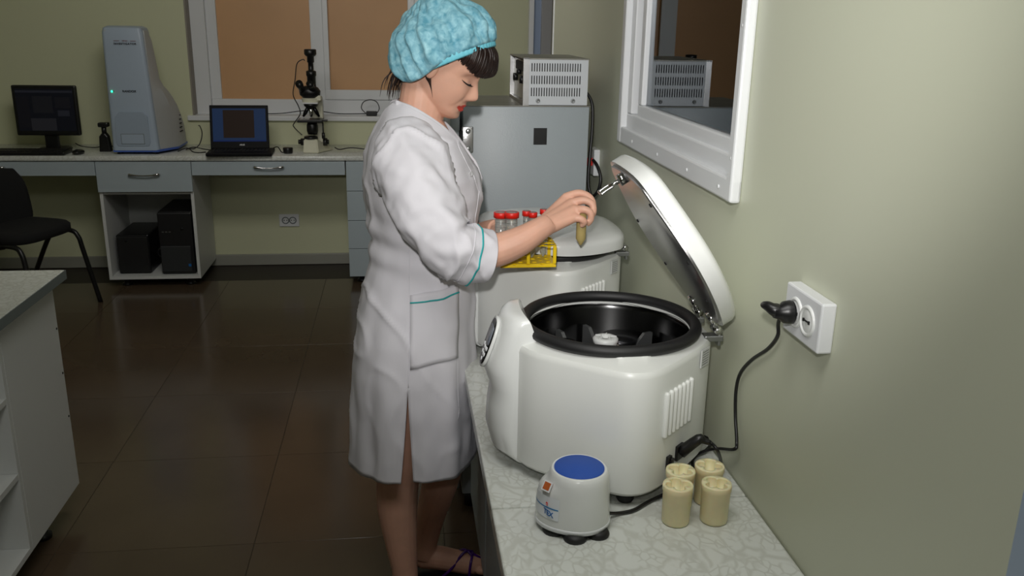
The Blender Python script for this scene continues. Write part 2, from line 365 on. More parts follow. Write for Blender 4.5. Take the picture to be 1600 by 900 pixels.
def centrifuge(c, label, open_lid):
    e = empty('centrifuge', label, 'centrifuge', c, 'benchtop centrifuges')
    ol = subdiv(outline())
    bm = NB(); rs = []
    for z, ins in ((.022, .03), (.025, .006), (.032, 0), (.255, 0), (.262, .0015), (.267, .005), (.272, .022), (.277, .045)):
        rs.append([zrot(c, x * (1 - ins / .21), y * (1 - ins / .23), z) for x, y in ol])
    # inner hole of bowl
    n = len(ol)
    angs = [math.atan2(y, x) for x, y in ol]
    for r, z in ((.176, .281), (.166, .281), (.164, .25), (.16, .06)): rs.append([zrot(c, r * math.cos(a), r * math.sin(a), z) for a in angs])
    L = rings(bm, rs, False); bm.faces.new(L[0][::-1])
    obj('housing', bm, m_body, e, smooth='auto')
    bm = NB(); lathe(bm, [(.16, .272), (.155, .262), (.152, .1), (.13, .075), (.02, .07), (.02, .062), (.156, .062), (.158, .27)], c, 64, cap=False)
    obj('bowl', bm, m_drum, e)
    bm = NB(); torus(bm, zrot(c, 0, 0, .286), .168, .0115, 72, 12); obj('rim_seal', bm, m_rubber, e)
    # nose
    bm = NB(); prof = nose_profile(); rs = []
    W = .072; N = 18
    for k in range(N + 1):
        t = -1 + 2 * k / N; yy = W * math.sin(t * PI / 2) if abs(t) < 1 else W * t
        s = .5 + .5 * math.sqrt(max(0, 1 - math.sin(t * PI / 2) ** 2))
        dz = -.012 * (t * t) ** 2
        rs.append([zrot(c, (x + .155) * s - .155 , yy, .034 + z * .90 * (1 + (dz / .33 if z > .2 else 0))) for x, z in prof])
    rings(bm, rs, True); bmesh.ops.translate(bm, verts=bm.verts[:], vec=(0, 0, -.012)); ns = obj('control_housing', bm, m_white, e, smooth='auto')
    # panel on the sloped face
    A = Vector(zrot(c, -.2485, 0, .214)); B = Vector(zrot(c, -.2235, 0, .288)); mid = (A + B) / 2; up_ = (B - A).normalized(); sd = Vector((0, 1, 0)); nn = sd.cross(up_).normalized()
    if nn.x > 0: nn = -nn
    def pan(u, v, h): return mid + sd * u + up_ * v + nn * h
    def disk(bm, u0, v0, ru, rv, h0, h1, pw=2, seg=32):
        r = []
        for h in (h0, h1):
            r.append([pan(u0 + ru * math.copysign(abs(math.cos(a)) ** (2 / pw), math.cos(a)), v0 + rv * math.copysign(abs(math.sin(a)) ** (2 / pw), math.sin(a)), h) for a in [2 * PI * k / seg for k in range(seg)]])
        rings(bm, r)
    obj('panel_bezel', one(disk, 0, 0, .036, .052, -.002, .0035, 2.6), m_white, ns)
    pb = obj('control_panel', one(disk, 0, 0, .031, .047, 0, .0045, 2.6), m_black, e)
    obj('screen', one(disk, 0, .014, .02, .019, .004, .0052, 8), mat('grey_screen', (120, 125, 135), .2), pb)
    for i, (u, v) in enumerate([(-.018, -.012), (-.006, -.014), (.006, -.014), (.018, -.012), (-.013, -.026), (0, -.027), (.013, -.026), (0, -.038)]):
        obj('button', one(disk, u, v, .0042, .0045, .004, .006, 2, 12), m_pvc, pb)
    # feet
    for X, Y in ((-.12, -.09), (-.12, .09), (.0, -.19), (.1, .08), (.0, .19)): obj('foot', one(lathe, [(.014, 0), (.017, .006), (.017, .024)], zrot(c, X, Y, 0), 16), m_rubber, e)
    # vents on the rear-right side
    p0 = Vector((.062, -.205, 0)); p1 = Vector((.13, -.137, 0)); d = (p1 - p0).normalized(); nr = Vector((d.y, -d.x, 0))
    for k in range(7):
        t = (k + .1) / 7; q = Vector(c) + p0 + (p1 - p0) * (t * 1.12); z0 = .135; z1 = .215
        bm = NB(); capsule(bm, q + Vector((0, 0, z0)) , q + Vector((0, 0, z1)), 0.0054, .0054, 10)
        obj('vent_louvre', bm, m_body, e)
    def sidebox(name, t, z, w_, h_, dep, m, par, rot=0):
        q = Vector(c) + p0 + (p1 - p0) * t; bm = NB(); box(bm, (-w_ / 2, -dep / 2, -h_ / 2), (w_ / 2, dep / 2, h_ / 2), .001)
        R = Matrix((d, -nr, Vector((0, 0, 1)))).transposed().to_4x4() @ Matrix.Rotation(rot, 4, 'Y')
        for v in bm.verts: v.co = R @ v.co + q + Vector((0, 0, z))
        return obj(name, bm, m, par, smooth=False)
    sw = sidebox('power_switch', .26, .072, .014, .026, .008, m_black, e); sidebox('switch_rocker', .29, .075, .009, .012, .016, m_black, sw, .2)
    sidebox('power_inlet', .68, .078, .026, .03, .008, m_black, e)
    lb = sidebox('rating_label', 1.5, .245, .032, .036, .003, mat('grey_label', (190, 192, 190), .5), e)
    for k in range(6): sidebox('label_print', 1.5, .233 + k * .005, .026, .0012, .0036, m_dark, lb)
    # hinges
    for s in (-1, 1):
        h = obj('hinge', one(box, zrot(c, .175, s * .055 - .012, .262), zrot(c, .212, s * .055 + .012, .274), .002), m_alu, e, smooth=False)
        obj('hinge_barrel', one(cyl, zrot(c, .2, s * .055 - .014, .285), zrot(c, .2, s * .055 + .014, .285), .008, 14), m_chrome, h)
        obj('hinge_leaf', one(box, zrot(c, .203, s * .055 - .009, .252), zrot(c, .208, s * .055 + .009, .275), .001), m_alu, h, smooth=False)
    # lid
    hl = [(.0, .095), (.05, .145), (.10, .182), (.16, .206), (.21, .204), (.27, .172), (.32, .138), (.358, .108)]
    full = [(a, -b) for a, b in hl] + [(a, b) for a, b in reversed(hl)]
    pl = subdiv(full, 4)
    if not open_lid: pl = [(a * 1.06, b * 1.06) for a, b in pl]
    cen = (.185, 0)
    phi = math.radians(57) if open_lid else math.radians(2.5)
    hinge = Vector(zrot(c, .198, 0, .292))
    dr = Vector((-math.cos(phi), 0, math.sin(phi))); nn2 = Vector((math.sin(phi), 0, math.cos(phi)))
    def lp(a, b, h): return hinge + dr * a + Vector((0, b, 0)) + nn2 * h
    bm = NB(); rs = []
    for sc, h in ((.965, .006), (1, .004), (1, .026), (.985, .033), (.94, .039), (.8, .044), (.5, .047), (.02, .048)):
        rs.append([lp(cen[0] + (a - cen[0]) * sc, b * sc, h) for a, b in pl])
    rings(bm, rs, True); ld = obj('lid', bm, m_white, e, smooth='auto')
    if open_lid:
        bm = NB(); rings(bm, [[lp(cen[0] + (a - cen[0]) * sc, b * sc, h) for a, b in pl] for sc, h in ((.955, .006), (.955, .001), (.94, -.001))]); obj('inner_plate', bm, m_steel, ld, smooth='auto')
        for a, b in [(.03, -.05), (.03, .05), (.09, -.13), (.09, .13), (.19, -.17), (.19, .17), (.3, -.12), (.3, .12)]:
            obj('screw', one(lathe, [(.004, 0), (.0035, .002), (.0001, .0025)], lp(a, b, -.001), 10, -nn2), m_dark, ld)
        for s in (-1, 1):
            bm = NB(); cyl(bm, lp(.02, s * .055, .002), lp(-.012, s * .055, -.004), .006, 12); cyl(bm, lp(.018, s * .055, .003), lp(.018, s * .055, -.006), .014, 18); obj('hinge_arm', bm, m_chrome, ld)
        # latch hook
        q = lp(.335, 0, -.001)
        bm = NB(); cyl(bm, q, q - nn2 * .012, .012, 18); cyl(bm, q - nn2 * .01, q - nn2 * .034, .0045, 12)
        r0 = q - nn2 * .03
        loop = [r0 + Vector((0, -.012, 0)), r0 + Vector((0, .012, 0)), r0 + Vector((0, .012, 0)) - nn2 * .024, r0 + Vector((0, -.012, 0)) - nn2 * .024, r0 + Vector((0, -.012, 0))]
        for a, b in zip(loop, loop[1:]): capsule(bm, a, b, .0028, .0028, 8)
        obj('latch_hook', bm, m_chrome, ld)
    else:
        bm = NB(); q = lp(.18, 0, .0); torus(bm, lp(.18, 0, .0475), .068, .0035, 48, 8, nn2); torus(bm, lp(.18, 0, .0475), .05, .0025, 48, 8, nn2); obj('lid_ring', bm, m_white, ld)
        bm = NB(); lathe(bm, [(.17, .278), (.172, .30), (.16, .31)], c, 64); obj('lid_gasket', bm, m_rubber, e)
    return e
C1 = (.405, 1.61, CZ); C2 = (.385, 2.26, CZ)
cf = centrifuge(C1, 'front white benchtop centrifuge with its lid open', True)
centrifuge(C2, 'rear white benchtop centrifuge with its lid closed, beside the grey steel cabinet', False)
# rotor in the open bowl
rc = Vector(C1)
ro = obj('rotor', one(lathe, [(.02, .07), (.03, .10), (.045, .17), (.052, .19), (.052, .205), (.02, .215), (.0001, .215)], rc, 32), m_darkmet, cf)
RA = 22
bm = NB()
for k in range(4):
    a = math.radians(RA + 90 * k)
    for s in (-1, 1):
        d = Vector((math.cos(a), math.sin(a), 0)); n = Vector((-d.y, d.x, 0)); q = rc + d * .035 + n * s * .034
        u = [q + Vector((0, 0, .16)), q + d * .10 + Vector((0, 0, .16)), q + d * .10 + Vector((0, 0, .232)), q + d * .08 + Vector((0, 0, .232)), q + d * .05 + Vector((0, 0, .2)), q + Vector((0, 0, .2))]
        r = [[p + n * .004 for p in u], [p - n * .004 for p in u]]; rings(bm, r)
obj('rotor_yoke', bm, m_alu, ro, smooth=False)
m_disc = mat('pale_plastic_disc', (200, 202, 200), .4)
def disc(c, nm):
    bm = NB(); lathe(bm, [(.02, -.012), (.025, -.004), (.0255, .003), (.022, .006), (.0105, .007), (.009, .001), (.0001, .001)], c, 32); o = obj(nm, bm, m_disc, ro)
    return o
disc(rc + Vector((-.003, .01, .244)), 'rotor_cap')
bm = NB()
for k in range(5):
    a = 2 * PI * k / 5; q = rc + Vector((-.003, .01, .2485)); d = Vector((math.cos(a), math.sin(a), 0)); n = Vector((-d.y, d.x, 0)); r = [[q + d * .010 + n * .001, q + d * .010 - n * .001, q + d * .022 - n * .001, q + d * .022 + n * .001], [q + d * .010 + n * .001 + Vector((0, 0, .005)), q + d * .010 - n * .001 + Vector((0, 0, .005)), q + d * .022 - n * .001 + Vector((0, 0, .003)), q + d * .022 + n * .001 + Vector((0, 0, .003))]]; rings(bm, r)
obj('cap_rib', bm, m_disc, ro, smooth=False)
for k in range(4):
    a = math.radians(RA - 50 + 90 * k); q = rc + Vector((math.cos(a) * .098, math.sin(a) * .098, 0))
    bk_ = obj('swing_bucket', one(lathe, [(.026, .10), (.034, .11), (.035, .205), (.038, .212), (.038, .224), (.0001, .224)], q, 28), m_darkmet, ro)
    if k == 0: disc(q + Vector((0, 0, .232)), 'bucket_lid')
bm = NB(); q = rc + Vector((.014, -.02, .238)); ball(bm, q, .0065); obj('bolt', bm, m_chrome, ro)
bm = NB(); box(bm, q + Vector((.004, -.004, -.008)), q + Vector((.036, .008, -.002)), .002); obj('red_marker', bm, m_red, ro, smooth=False)

# ------------------------------------------------------------ wall outlet with plug, cable
def outlet_wall(e, x, y0, y1, z0, z1, dep):
    pl = obj('face_plate', one(box, (x - dep, y0, z0), (x, y1, z1), .003), m_pvc, e, smooth=False)
    zc = (z0 + z1) / 2
    for k in (0, 1):
        yc = (y0 + y1) / 2 + (k - .5) * .043 + .0
        bm = NB(); torus(bm, (x - dep, yc, zc), .0215, .0035, 32, 10, (-1, 0, 0)); lathe(bm, [(.0215, -.001), (.0195, .0012), (.0001, .0014)], (x - dep, yc, zc), 32, (-1, 0, 0))
        s = obj('socket', bm, m_white, pl)
        bm = NB(); box(bm, (x - dep - .0035, yc - .0105, zc - .0025), (x - dep - .001, yc - .0075, zc + .0025)); box(bm, (x - dep - .0035, yc + .0075, zc - .0025), (x - dep - .001, yc + .0105, zc + .0025)); box(bm, (x - dep - .003, yc - .007, zc - .001), (x - dep - .001, yc + .007, zc + .001)); obj('contact', bm, m_dark, s, smooth=False)
e = empty('wall_outlet', 'white double wall outlet on the right wall with a black plug in it', 'outlet', (WX, 1.235, 1.17))
outlet_wall(e, WX, 1.173, 1.297, 1.128, 1.207, .024)
# plug + cable
pg = (WX - .03, 1.257, 1.168)
e = empty('power_cable', 'black power cable from the wall outlet to the back of the front centrifuge', 'cable', pg)
bm = NB(); lathe(bm, [(.0185, 0), (.019, .004), (.0175, .014), (.012, .02), (.009, .03)], pg, 24, (-1, 0, 0)); tube(bm, [Vector(pg) + Vector(v) for v in ((-.018, 0, 0), (-.028, .003, .003), (-.036, .012, .007), (-.038, .024, .005))], [.011, .0105, .008, .005], 12, 4)
obj('plug', bm, m_black, e)
def onwall(px, py, dx=.008):
    c = Vector((px - 800, py - 450, F)); r = Vector((c.dot(_x), c.dot(_y), -c.dot(_d))); t = (WX - dx) / r.x; return Vector((0, 0, CH)) + r * t
def onz(px, py, z):
    c = Vector((px - 800, py - 450, F)); r = Vector((c.dot(_x), c.dot(_y), -c.dot(_d))); return Vector((0, 0, CH)) + r * ((z - CH) / r.z)
INL = Vector((.513, 1.451, .828)); NRM = Vector((.707, -.707, 0))
pth = [Vector(pg) + Vector((-.038, .023, .005)), onwall(1221, 480, .028), onwall(1216, 505, .012), onwall(1215, 525), onwall(1200, 545), onwall(1175, 562), onwall(1157, 583), onwall(1150, 610), onwall(1149, 650), onwall(1151, 690, .01), onwall(1147, 702, .016), onz(1120, 701, .79), onz(1098, 706, .775), onz(1084, 716, .757), onz(1083, 730, .756), onz(1092, 742, .756), onz(1112, 744, .757), onz(1126, 728, .760), P(1122, 706, 1.42), P(1112, 693, 1.43), P(1106, 691, 1.43)]
obj('cord', one(tube, pth, .0034, 8, 6), m_black, e)
bm = NB(); tube(bm, [P(1110, 692, 1.43), P(1098, 688, 1.435), P(1092, 686, 1.438), INL + NRM * .004], [.005, .0065, .010, .012], 12, 3)
obj('connector', bm, m_black, e)
# ------------------------------------------------------------ vortex mixer
vc = Vector((.299, 1.345, CZ))
e = empty('vortex_mixer', 'small white vortex shaker with round blue top, on the near countertop', 'mixer', vc)
base = [(.057 * math.cos(a), .05 * math.sin(a)) for a in [2 * PI * k / 40 for k in range(40)]]
def shell(z, r, bulge): 
    out = []
    for k in range(48):
        a = 2 * PI * k / 48; rr = r + bulge * max(0, math.cos(a - math.radians(170))) ** 3
        out.append(vc + Vector((rr * math.cos(a), rr * math.sin(a), z)))
    return out
bm = NB(); rings(bm, [shell(.012, .05, .012), shell(.016, .0565, .016), shell(.022, .057, .017), shell(.05, .0555, .0165), shell(.072, .0545, .016), shell(.082, .054, .013), shell(.090, .0535, .006), shell(.097, .053, 0), shell(.106, .0515, 0), shell(.112, .048, 0), shell(.114, .0455, 0), shell(.112, .0445, 0), shell(.112, .002, 0)])
obj('casing', bm, m_white, e)
bm = NB(); lathe(bm, [(.0435, .111), (.0435, .1135), (.0425, .1145), (.0001, .1155)], vc, 48); obj('platform', bm, m_blue, e)
bm = NB(); rings(bm, [shell(.012, .0575, .017), shell(.018, .0585, .017), shell(.02, .0575, .017)]); obj('base_rim', bm, m_pvc, e)
for a in (200, 255, 310, 80): obj('foot', one(lathe, [(.02, 0), (.021, .004), (.017, .012)], vc + Vector((math.cos(math.radians(a)) * .046, math.sin(math.radians(a)) * .046, 0)), 20), m_rubber, e)
def wrap(bm, a0, a1, z0, z1, off, n=10):
    r = []
    for k in range(n + 1):
        a = math.radians(a0 + (a1 - a0) * k / n)
        pts = []
        for z in (z0, z1):
            rr = .057 - (z - .022) * .05 + (.017 - (z - .022) * .02) * max(0, math.cos(a - math.radians(170))) ** 3 + off
            pts.append(vc + Vector((rr * math.cos(a), rr * math.sin(a), z)))
        r.append(pts)
    L = [[bm.verts.new(p) for p in q] for q in r]
    for a, b in zip(L, L[1:]): bm.faces.new((a[0], b[0], b[1], a[1]))
lb = obj('label_plate', one(wrap, 168, 226, .034, .074, .0012), mat('white_label', (228, 232, 236), .3), e)
obj('label_stripe', one(wrap, 168, 225, .0535, .0555, .0018), mat('label_blue', (30, 130, 190), .4), lb)
wraptext('label_text', 'VORTEX', .0135, vc, .0675, math.radians(198), .046, mat('label_blue_ink', (20, 100, 170), .4), lb)
wraptext('label_logo', 'e', .012, vc, .0672, math.radians(206), .063, m_red, lb)
ws = Vector((math.cos(math.radians(195)), math.sin(math.radians(195)), 0)); bm = NB(); box(bm, (-.009, -.0005, -.009), (.009, .0008, .009), 0)
R = Matrix.Rotation(math.radians(-50), 4, 'Z') @ Matrix.Rotation(math.radians(-35), 4, 'X')
for v in bm.verts: v.co = R @ v.co + vc + Vector((-.0595, -.022, .0915))
wl = obj('warning_sticker', bm, m_pvc, e, smooth=False)
bm = NB(); box(bm, (-.0065, -.0012, -.0065), (.0065, .0014, .0065), 0)
for v in bm.verts: v.co = R @ v.co + vc + Vector((-.0595, -.022, .0915))
obj('sticker_print', bm, mat('orange_print', (180, 90, 40), .5), wl, smooth=False)
o = obj('mixer_cord', one(tube, [vc + Vector((.05, .0, .02)), onz(965, 802, .756), onz(990, 797, .755), onz(1015, 783, .755), onz(1040, 771, .756), onz(1050, 760, .756), onz(1040, 748, .757), onz(1047, 735, .757), onz(1075, 715, .757), onz(1100, 706, .757), onz(1112, 690, .757), onz(1100, 682, .757)], .0034, 8, 6), m_black)
tag(o, 'black cord running from the vortex shaker behind the cream cups', 'cord')
# ------------------------------------------------------------ cream inserts
def insert_mesh():
    bm = NB(); seg = 96
    def ring(r, z, lob=0): return [Vector(((r * (1 + lob * math.cos(4 * a))) * math.cos(a), (r * (1 + lob * math.cos(4 * a))) * math.sin(a), z)) for a in [2 * PI * k / seg for k in range(seg)]]
    def clover(s, z):
        out = []
        for k in range(seg):
            a = 2 * PI * k / seg; b = ((a + PI / 4) % (PI / 2)) - PI / 4
            d = .0128; r = .0098; q = max(0, r * r - (d * math.sin(b)) ** 2); rr = d * math.cos(b) + math.sqrt(q) if q > 0 else .004
            rr = max(rr, .006); out.append(Vector((rr * s * math.cos(a), rr * s * math.sin(a), z)))
        return out
    top = lambda a: .074 + .0018 * math.cos(4 * a)
    r1 = [ring(.021, 0), ring(.0235, .002), ring(.0245, .006), ring(.0255, .062), ring(.0268, .064), ring(.0268, .073, .012), ring(.0262, .0752, .012), clover(1.0, .0752), clover(.98, .0735), clover(.9, .058), clover(.5, .056)]
    rings(bm, r1, True); return bm
spots = [((.476, 1.337), 'cream plastic tube insert, front left of the four beside the vortex shaker'), ((.546, 1.335), 'cream plastic tube insert, front right of the four, nearest the wall'), ((.497, 1.388), 'cream plastic tube insert, back left of the four behind the front pair'), ((.556, 1.40), 'cream plastic tube insert, back right of the four near the cable')]
ins = None
for i, ((X, Y), lab) in enumerate(spots):
    if ins is None:
        ins = obj('tube_insert', insert_mesh(), m_bucket); ins.location = (X, Y, CZ); o = ins
    else:
        o = ins.copy(); COL.objects.link(o); o.location = (X, Y, CZ); o.rotation_euler = (0, 0, .4 * i)
    tag(o, lab, 'tube insert', 'cream centrifuge inserts on the counter')
# ------------------------------------------------------------ grey steel cabinet and power box
e = empty('steel_cabinet', 'tall grey hammered steel cabinet in the corner behind the rear centrifuge', 'cabinet', (.38, 2.86, 0))
mx0, mx1, my0, my1, mz = .190, .574, 2.66, 3.03, 1.357
obj('carcass', one(box, (mx0, my0, .06), (mx1, my1, mz), .004), m_graypaint, e, smooth='auto')
obj('top_plate', one(box, (mx0 - .002, my0 - .002, mz - .001), (mx1 + .002, my1, mz + .002), .001), m_boxtop, e, smooth=False)
dr = obj('door', one(box, (.153, my0 + .002, .08), (.181, my1, mz - .004), .003), m_graypaint, e, smooth='auto')
for zc in (1.257, .35):
    h = obj('hinge', one(box, (.186, my0 - .005, zc - .04), (.221, my0 + .001, zc + .04), .004), m_steel, e, smooth='auto')
    obj('hinge_barrel', one(cyl, (.184, my0 - .006, zc - .028), (.184, my0 - .006, zc + .028), .006, 12), m_dark, h)
    for dz in (-.026, .026): obj('rivet', one(ball, (.205, my0 - .005, zc + dz), .008, (1, .5, 1)), m_steel, h)
a = P(834, 200, my0); b = P(854, 226, my0)
obj('black_sticker', one(box, (a.x, my0 - .0015, b.z), (b.x, my0 + .001, a.z)), m_black, e, smooth=False)
for X in (.22, .54):
    for Y in (2.7, 2.99): obj('foot', one(lathe, [(.02, 0), (.02, .062)], (X, Y, 0), 12), m_rubber, e)
# power box
e = empty('power_unit', 'silver electronics box with slotted side on top of the grey steel cabinet', 'electronics', (.47, 2.83, mz + .002))
bx0, bx1, by0, by1, bz0, bz1 = .376, .566, 2.665, 2.99, mz + .0025, 1.497
obj('core', one(box, (bx0 + .012, by0 + .006, bz0 + .004), (bx1 - .002, by1, bz1 - .004)), m_dark, e, smooth=False)
obj('cover_top', one(box, (bx0 - .006, by0 - .001, bz1 - .004), (bx1 + .002, by1 + .004, bz1), .001), m_boxtop, e, smooth=False)
def slotted(nm, y0, y1):
    bm = NB(); rowsz = [(bz0 + .099, bz0 + .123), (bz0 + .0625, bz0 + .087), (bz0 + .027, bz0 + .052)]; xa, xb = bx0 + .018, bx1 - .018
    box(bm, (bx0, y0, bz0 + .001), (xa, y1, bz1 - .003)); box(bm, (xb, y0, bz0 + .001), (bx1, y1, bz1 - .003))
    zs = [bz0 + .001] + [z for r in reversed(rowsz) for z in r] + [bz1 - .003]
    for k in range(0, len(zs), 2): box(bm, (xa, y0, zs[k]), (xb, y1, zs[k + 1]))
    n = 20; p = (xb - xa) / n
    for r in rowsz:
        for k in range(n): box(bm, (xa + k * p + p * .42, y0, r[0]), (xa + (k + 1) * p, y1, r[1]))
    return obj(nm, bm, m_boxw, e, smooth=False)
slotted('slotted_panel', by0, by0 + .003); slotted('slotted_panel', by1, by1 + .003)
obj('front_panel', one(box, (bx0 + .008, by0 + .01, bz0 + .01), (bx0 + .014, by1 - .01, bz1 - .01)), mat('olive_grey_front', (120, 118, 98), .4), e, smooth=False)
bm = NB()
box(bm, (bx0 - .006, by0 - .001, bz0), (bx0 + .012, by0 + .006, bz1)); box(bm, (bx0 - .006, by1 - .006, bz0), (bx0 + .012, by1 + .002, bz1)); box(bm, (bx0 - .006, by0, bz0 - .0), (bx0 + .012, by1, bz0 + .009)); obj('front_frame', bm, m_steel, e, smooth=False)
for Y, Z, r in ((2.75, .07, .012), (2.82, .09, .008), (2.9, .07, .012)): obj('knob', one(cyl, (bx0 + .008, Y, bz0 + Z), (bx0 - .006, Y, bz0 + Z), r, 16), m_black, e)
obj('display_window', one(box, (bx0 + .004, 2.72, bz0 + .095), (bx0 + .009, 2.92, bz0 + .122)), m_dark, e, smooth=False)
for X in (bx0 + .040, bx1 - .043): obj('screw', one(lathe, [(.0065, 0), (.006, .002), (.003, .0025), (.0029, .001), (.0001, .001)], (X, by0 - .0005, bz0 + .0135), 16, (0, -1, 0)), m_alu, e)
# cable behind cabinet
cb = [(mx1 + .002, 2.76, 1.40), (.598, 2.74, 1.36), (.600, 2.73, 1.28), (.594, 2.72, 1.2), (.588, 2.7, 1.12), (.597, 2.68, 1.08), (.612, 2.66, 1.10), (.618, 2.66, 1.14), (.61, 2.68, 1.175), (.6, 2.7, 1.19)]
o = obj('cabinet_cable', one(tube, cb, .005, 8, 6), m_black); tag(o, 'black cable hanging between the steel cabinet and the right wall', 'cable')
e = empty('wall_socket', 'white socket on the right wall beside the steel cabinet', 'outlet', (WX, 2.82, 1.17))
obj('face_plate', one(box, (WX - .02, 2.78, 1.125), (WX, 2.86, 1.21), .003), m_pvc, e, smooth=False)
obj('red_plug', one(box, (WX - .04, 2.80, 1.155), (WX - .018, 2.825, 1.18), .003), m_red, e, smooth=False)
# ------------------------------------------------------------ desk run along the back wall
DZ = .807; DY0 = 5.385
o = obj('desk_countertop', one(box, (-2.95, DY0, DZ - .03), (.45, BY - .002, DZ), .006), m_marble); tag(o, 'long pebble-patterned grey desk top along the back wall under the window', 'countertop')
def handle(par, xc, z):
    bm = NB(); w_ = .085
    tube(bm, [(xc - w_, DY0 - .002, z), (xc - w_ + .006, DY0 - .022, z + .002), (xc - .03, DY0 - .026, z - .004), (xc + .03, DY0 - .026, z - .004), (xc + w_ - .006, DY0 - .022, z + .002), (xc + w_, DY0 - .002, z)], [.006, .0075, .0045, .0045, .0075, .006], 8, 4)
    obj('handle', bm, m_chrome, par)
def drawerunit(x0, x1, lab, name='drawer_unit'):
    e = empty(name, lab, 'desk drawer', ((x0 + x1) / 2, 5.6, .69), 'shallow drawers under the desk')
    obj('carcass', one(box, (x0 + .004, DY0 + .022, .70), (x1 - .004, BY - .02, DZ - .032)), m_lam, e, smooth=False)
    d = obj('drawer', one(box, (x0, DY0, .692), (x1, DY0 + .018, DZ - .035), .0015), m_grey, e, smooth=False); handle(d, (x0 + x1) / 2, .742)
drawerunit(-2.92, -1.766, 'shallow grey drawer under the desk behind the black chair')
drawerunit(-1.221, -.328, 'shallow grey drawer under the laptop and microscope')
e = empty('pedestal_cabinet', 'grey desk pedestal with one drawer above an open cubby holding black computer boxes', 'cabinet', (-1.49, 5.6, 0))
px0, px1 = -1.762, -1.225
obj('side_panel', one(box, (px0, DY0 + .02, .052), (px0 + .018, BY - .02, DZ - .032)), m_lam, e, smooth=False)
obj('side_panel', one(box, (px1 - .018, DY0 + .02, .052), (px1, BY - .02, DZ - .032)), m_lam, e, smooth=False)
obj('bottom_panel', one(box, (px0 + .018, DY0 + .02, .052), (px1 - .018, BY - .02, .07)), m_lam, e, smooth=False)
obj('back_panel', one(box, (px0 + .018, BY - .035, .07), (px1 - .018, BY - .021, DZ - .032)), m_lam, e, smooth=False)
obj('rail', one(box, (px0 + .018, DY0 + .03, .575), (px1 - .018, DY0 + .09, .593)), m_lam, e, smooth=False)
d = obj('drawer', one(box, (px0, DY0, .594), (px1, DY0 + .018, DZ - .035), .0015), m_grey, e, smooth=False); handle(d, -1.49, .70)
for X in (px0 + .08, px1 - .08):
    for Y in (DY0 + .09, BY - .09): obj('leg', one(lathe, [(.03, 0), (.03, .012), (.018, .016), (.018, .052)], (X, Y, 0), 16), m_black, e)
e = empty('drawer_column', 'grey column of four drawers under the desk behind the woman', 'cabinet', (-.08, 5.6, 0))
obj('carcass', one(box, (-.318, DY0 + .02, .052), (.16, BY - .02, DZ - .032)), m_lam, e, smooth=False)
for a, b in ((.052, .229), (.232, .408), (.411, .591), (.594, DZ - .035)):
    d = obj('drawer', one(box, (-.322, DY0, a), (.164, DY0 + .018, b), .0015), m_grey, e, smooth=False); handle(d, -.08, (a + b) / 2)
for X in (-.25, .09):
    for Y in (DY0 + .09, BY - .09): obj('leg', one(lathe, [(.03, 0), (.03, .012), (.018, .016), (.018, .052)], (X, Y, 0), 16), m_black, e)
# computer boxes in the cubby
e = empty('computer_tower', 'black computer tower on the right side of the open cubby', 'computer', (-1.36, 5.64, .07))
tx0, tx1, tz = -1.46, -1.262, .46
obj('case', one(box, (tx0, 5.46, .071), (tx1, 5.85, tz), .006), m_black, e, smooth=False)
obj('front_bezel', one(box, (tx0 - .001, 5.44, .072), (tx1 + .001, 5.462, tz - .003), .008), mat('black_bezel', (30, 30, 32), .4), e, smooth=False)
obj('lower_panel', one(box, (tx0 + .004, 5.432, .09), (tx1 - .018, 5.442, .25), .004), mat('dark_grey_panel', (52, 54, 56), .4), e, smooth=False)
for k in range(3): obj('front_port', one(box, (tx0 + .02 + k * .02, 5.437, .335), (tx0 + .032 + k * .02, 5.441, .341)), m_alu, e, smooth=False)
obj('power_button', one(lathe, [(.01, 0), (.009, .003), (.0001, .003)], (tx1 - .06, 5.441, .355), 16, (0, -1, 0)), m_darkmet, e)
obj('blue_badge', one(box, (tx1 - .036, 5.4305, .122), (tx1 - .02, 5.4325, .138)), mat('blue_badge', (40, 110, 180), .3), e, smooth=False)
e = empty('backup_battery', 'low black power supply box on the left side of the open cubby', 'power supply', (-1.62, 5.6, .07))
obj('case', one(box, (-1.72, 5.47, .071), (-1.53, 5.83, .315), .008), m_black, e, smooth=False)
obj('front_bezel', one(box, (-1.715, 5.46, .08), (-1.535, 5.472, .305), .004), m_rubber, e, smooth=False)
obj('power_button', one(lathe, [(.008, 0), (.007, .003), (.0001, .003)], (-1.66, 5.46, .28), 12, (0, -1, 0)), m_darkmet, e)
o = obj('cubby_cable', one(tube, [(-1.53, 5.72, .28), (-1.50, 5.70, .29), (-1.47, 5.70, .285)], .005, 8, 4), m_black); tag(o, 'short black cable between the two black boxes in the cubby', 'cable')
o = obj('cable_coil', one(torus, (-1.497, 5.64, .16), .03, .009, 24, 8, (.2, -1, .1)), m_black); o.location = (0, 0, 0); tag(o, 'coil of black cable between the two black boxes in the cubby', 'cable')
# wall outlet under the desk
e = empty('wall_outlet', 'white double wall outlet low on the back wall under the desk', 'outlet', (-.735, BY, .31))
bm = NB(); box(bm, (-.802, BY - .012, .262), (-.672, BY, .346), .004); pl = obj('face_plate', bm, m_pvc, e, smooth=False)
for s in (-1, 1):
    bm = NB(); torus(bm, (-.737 + s * .0235, BY - .012, .304), .021, .0035, 28, 8, (0, -1, 0)); s_ = obj('socket', bm, m_edge, pl)
    bm = NB(); box(bm, (-.737 + s * .0235 - .012, BY - .0145, .302), (-.737 + s * .0235 - .006, BY - .012, .308)); box(bm, (-.737 + s * .0235 + .006, BY - .0145, .302), (-.737 + s * .0235 + .012, BY - .012, .308)); obj('contact', bm, m_dark, s_, smooth=False)
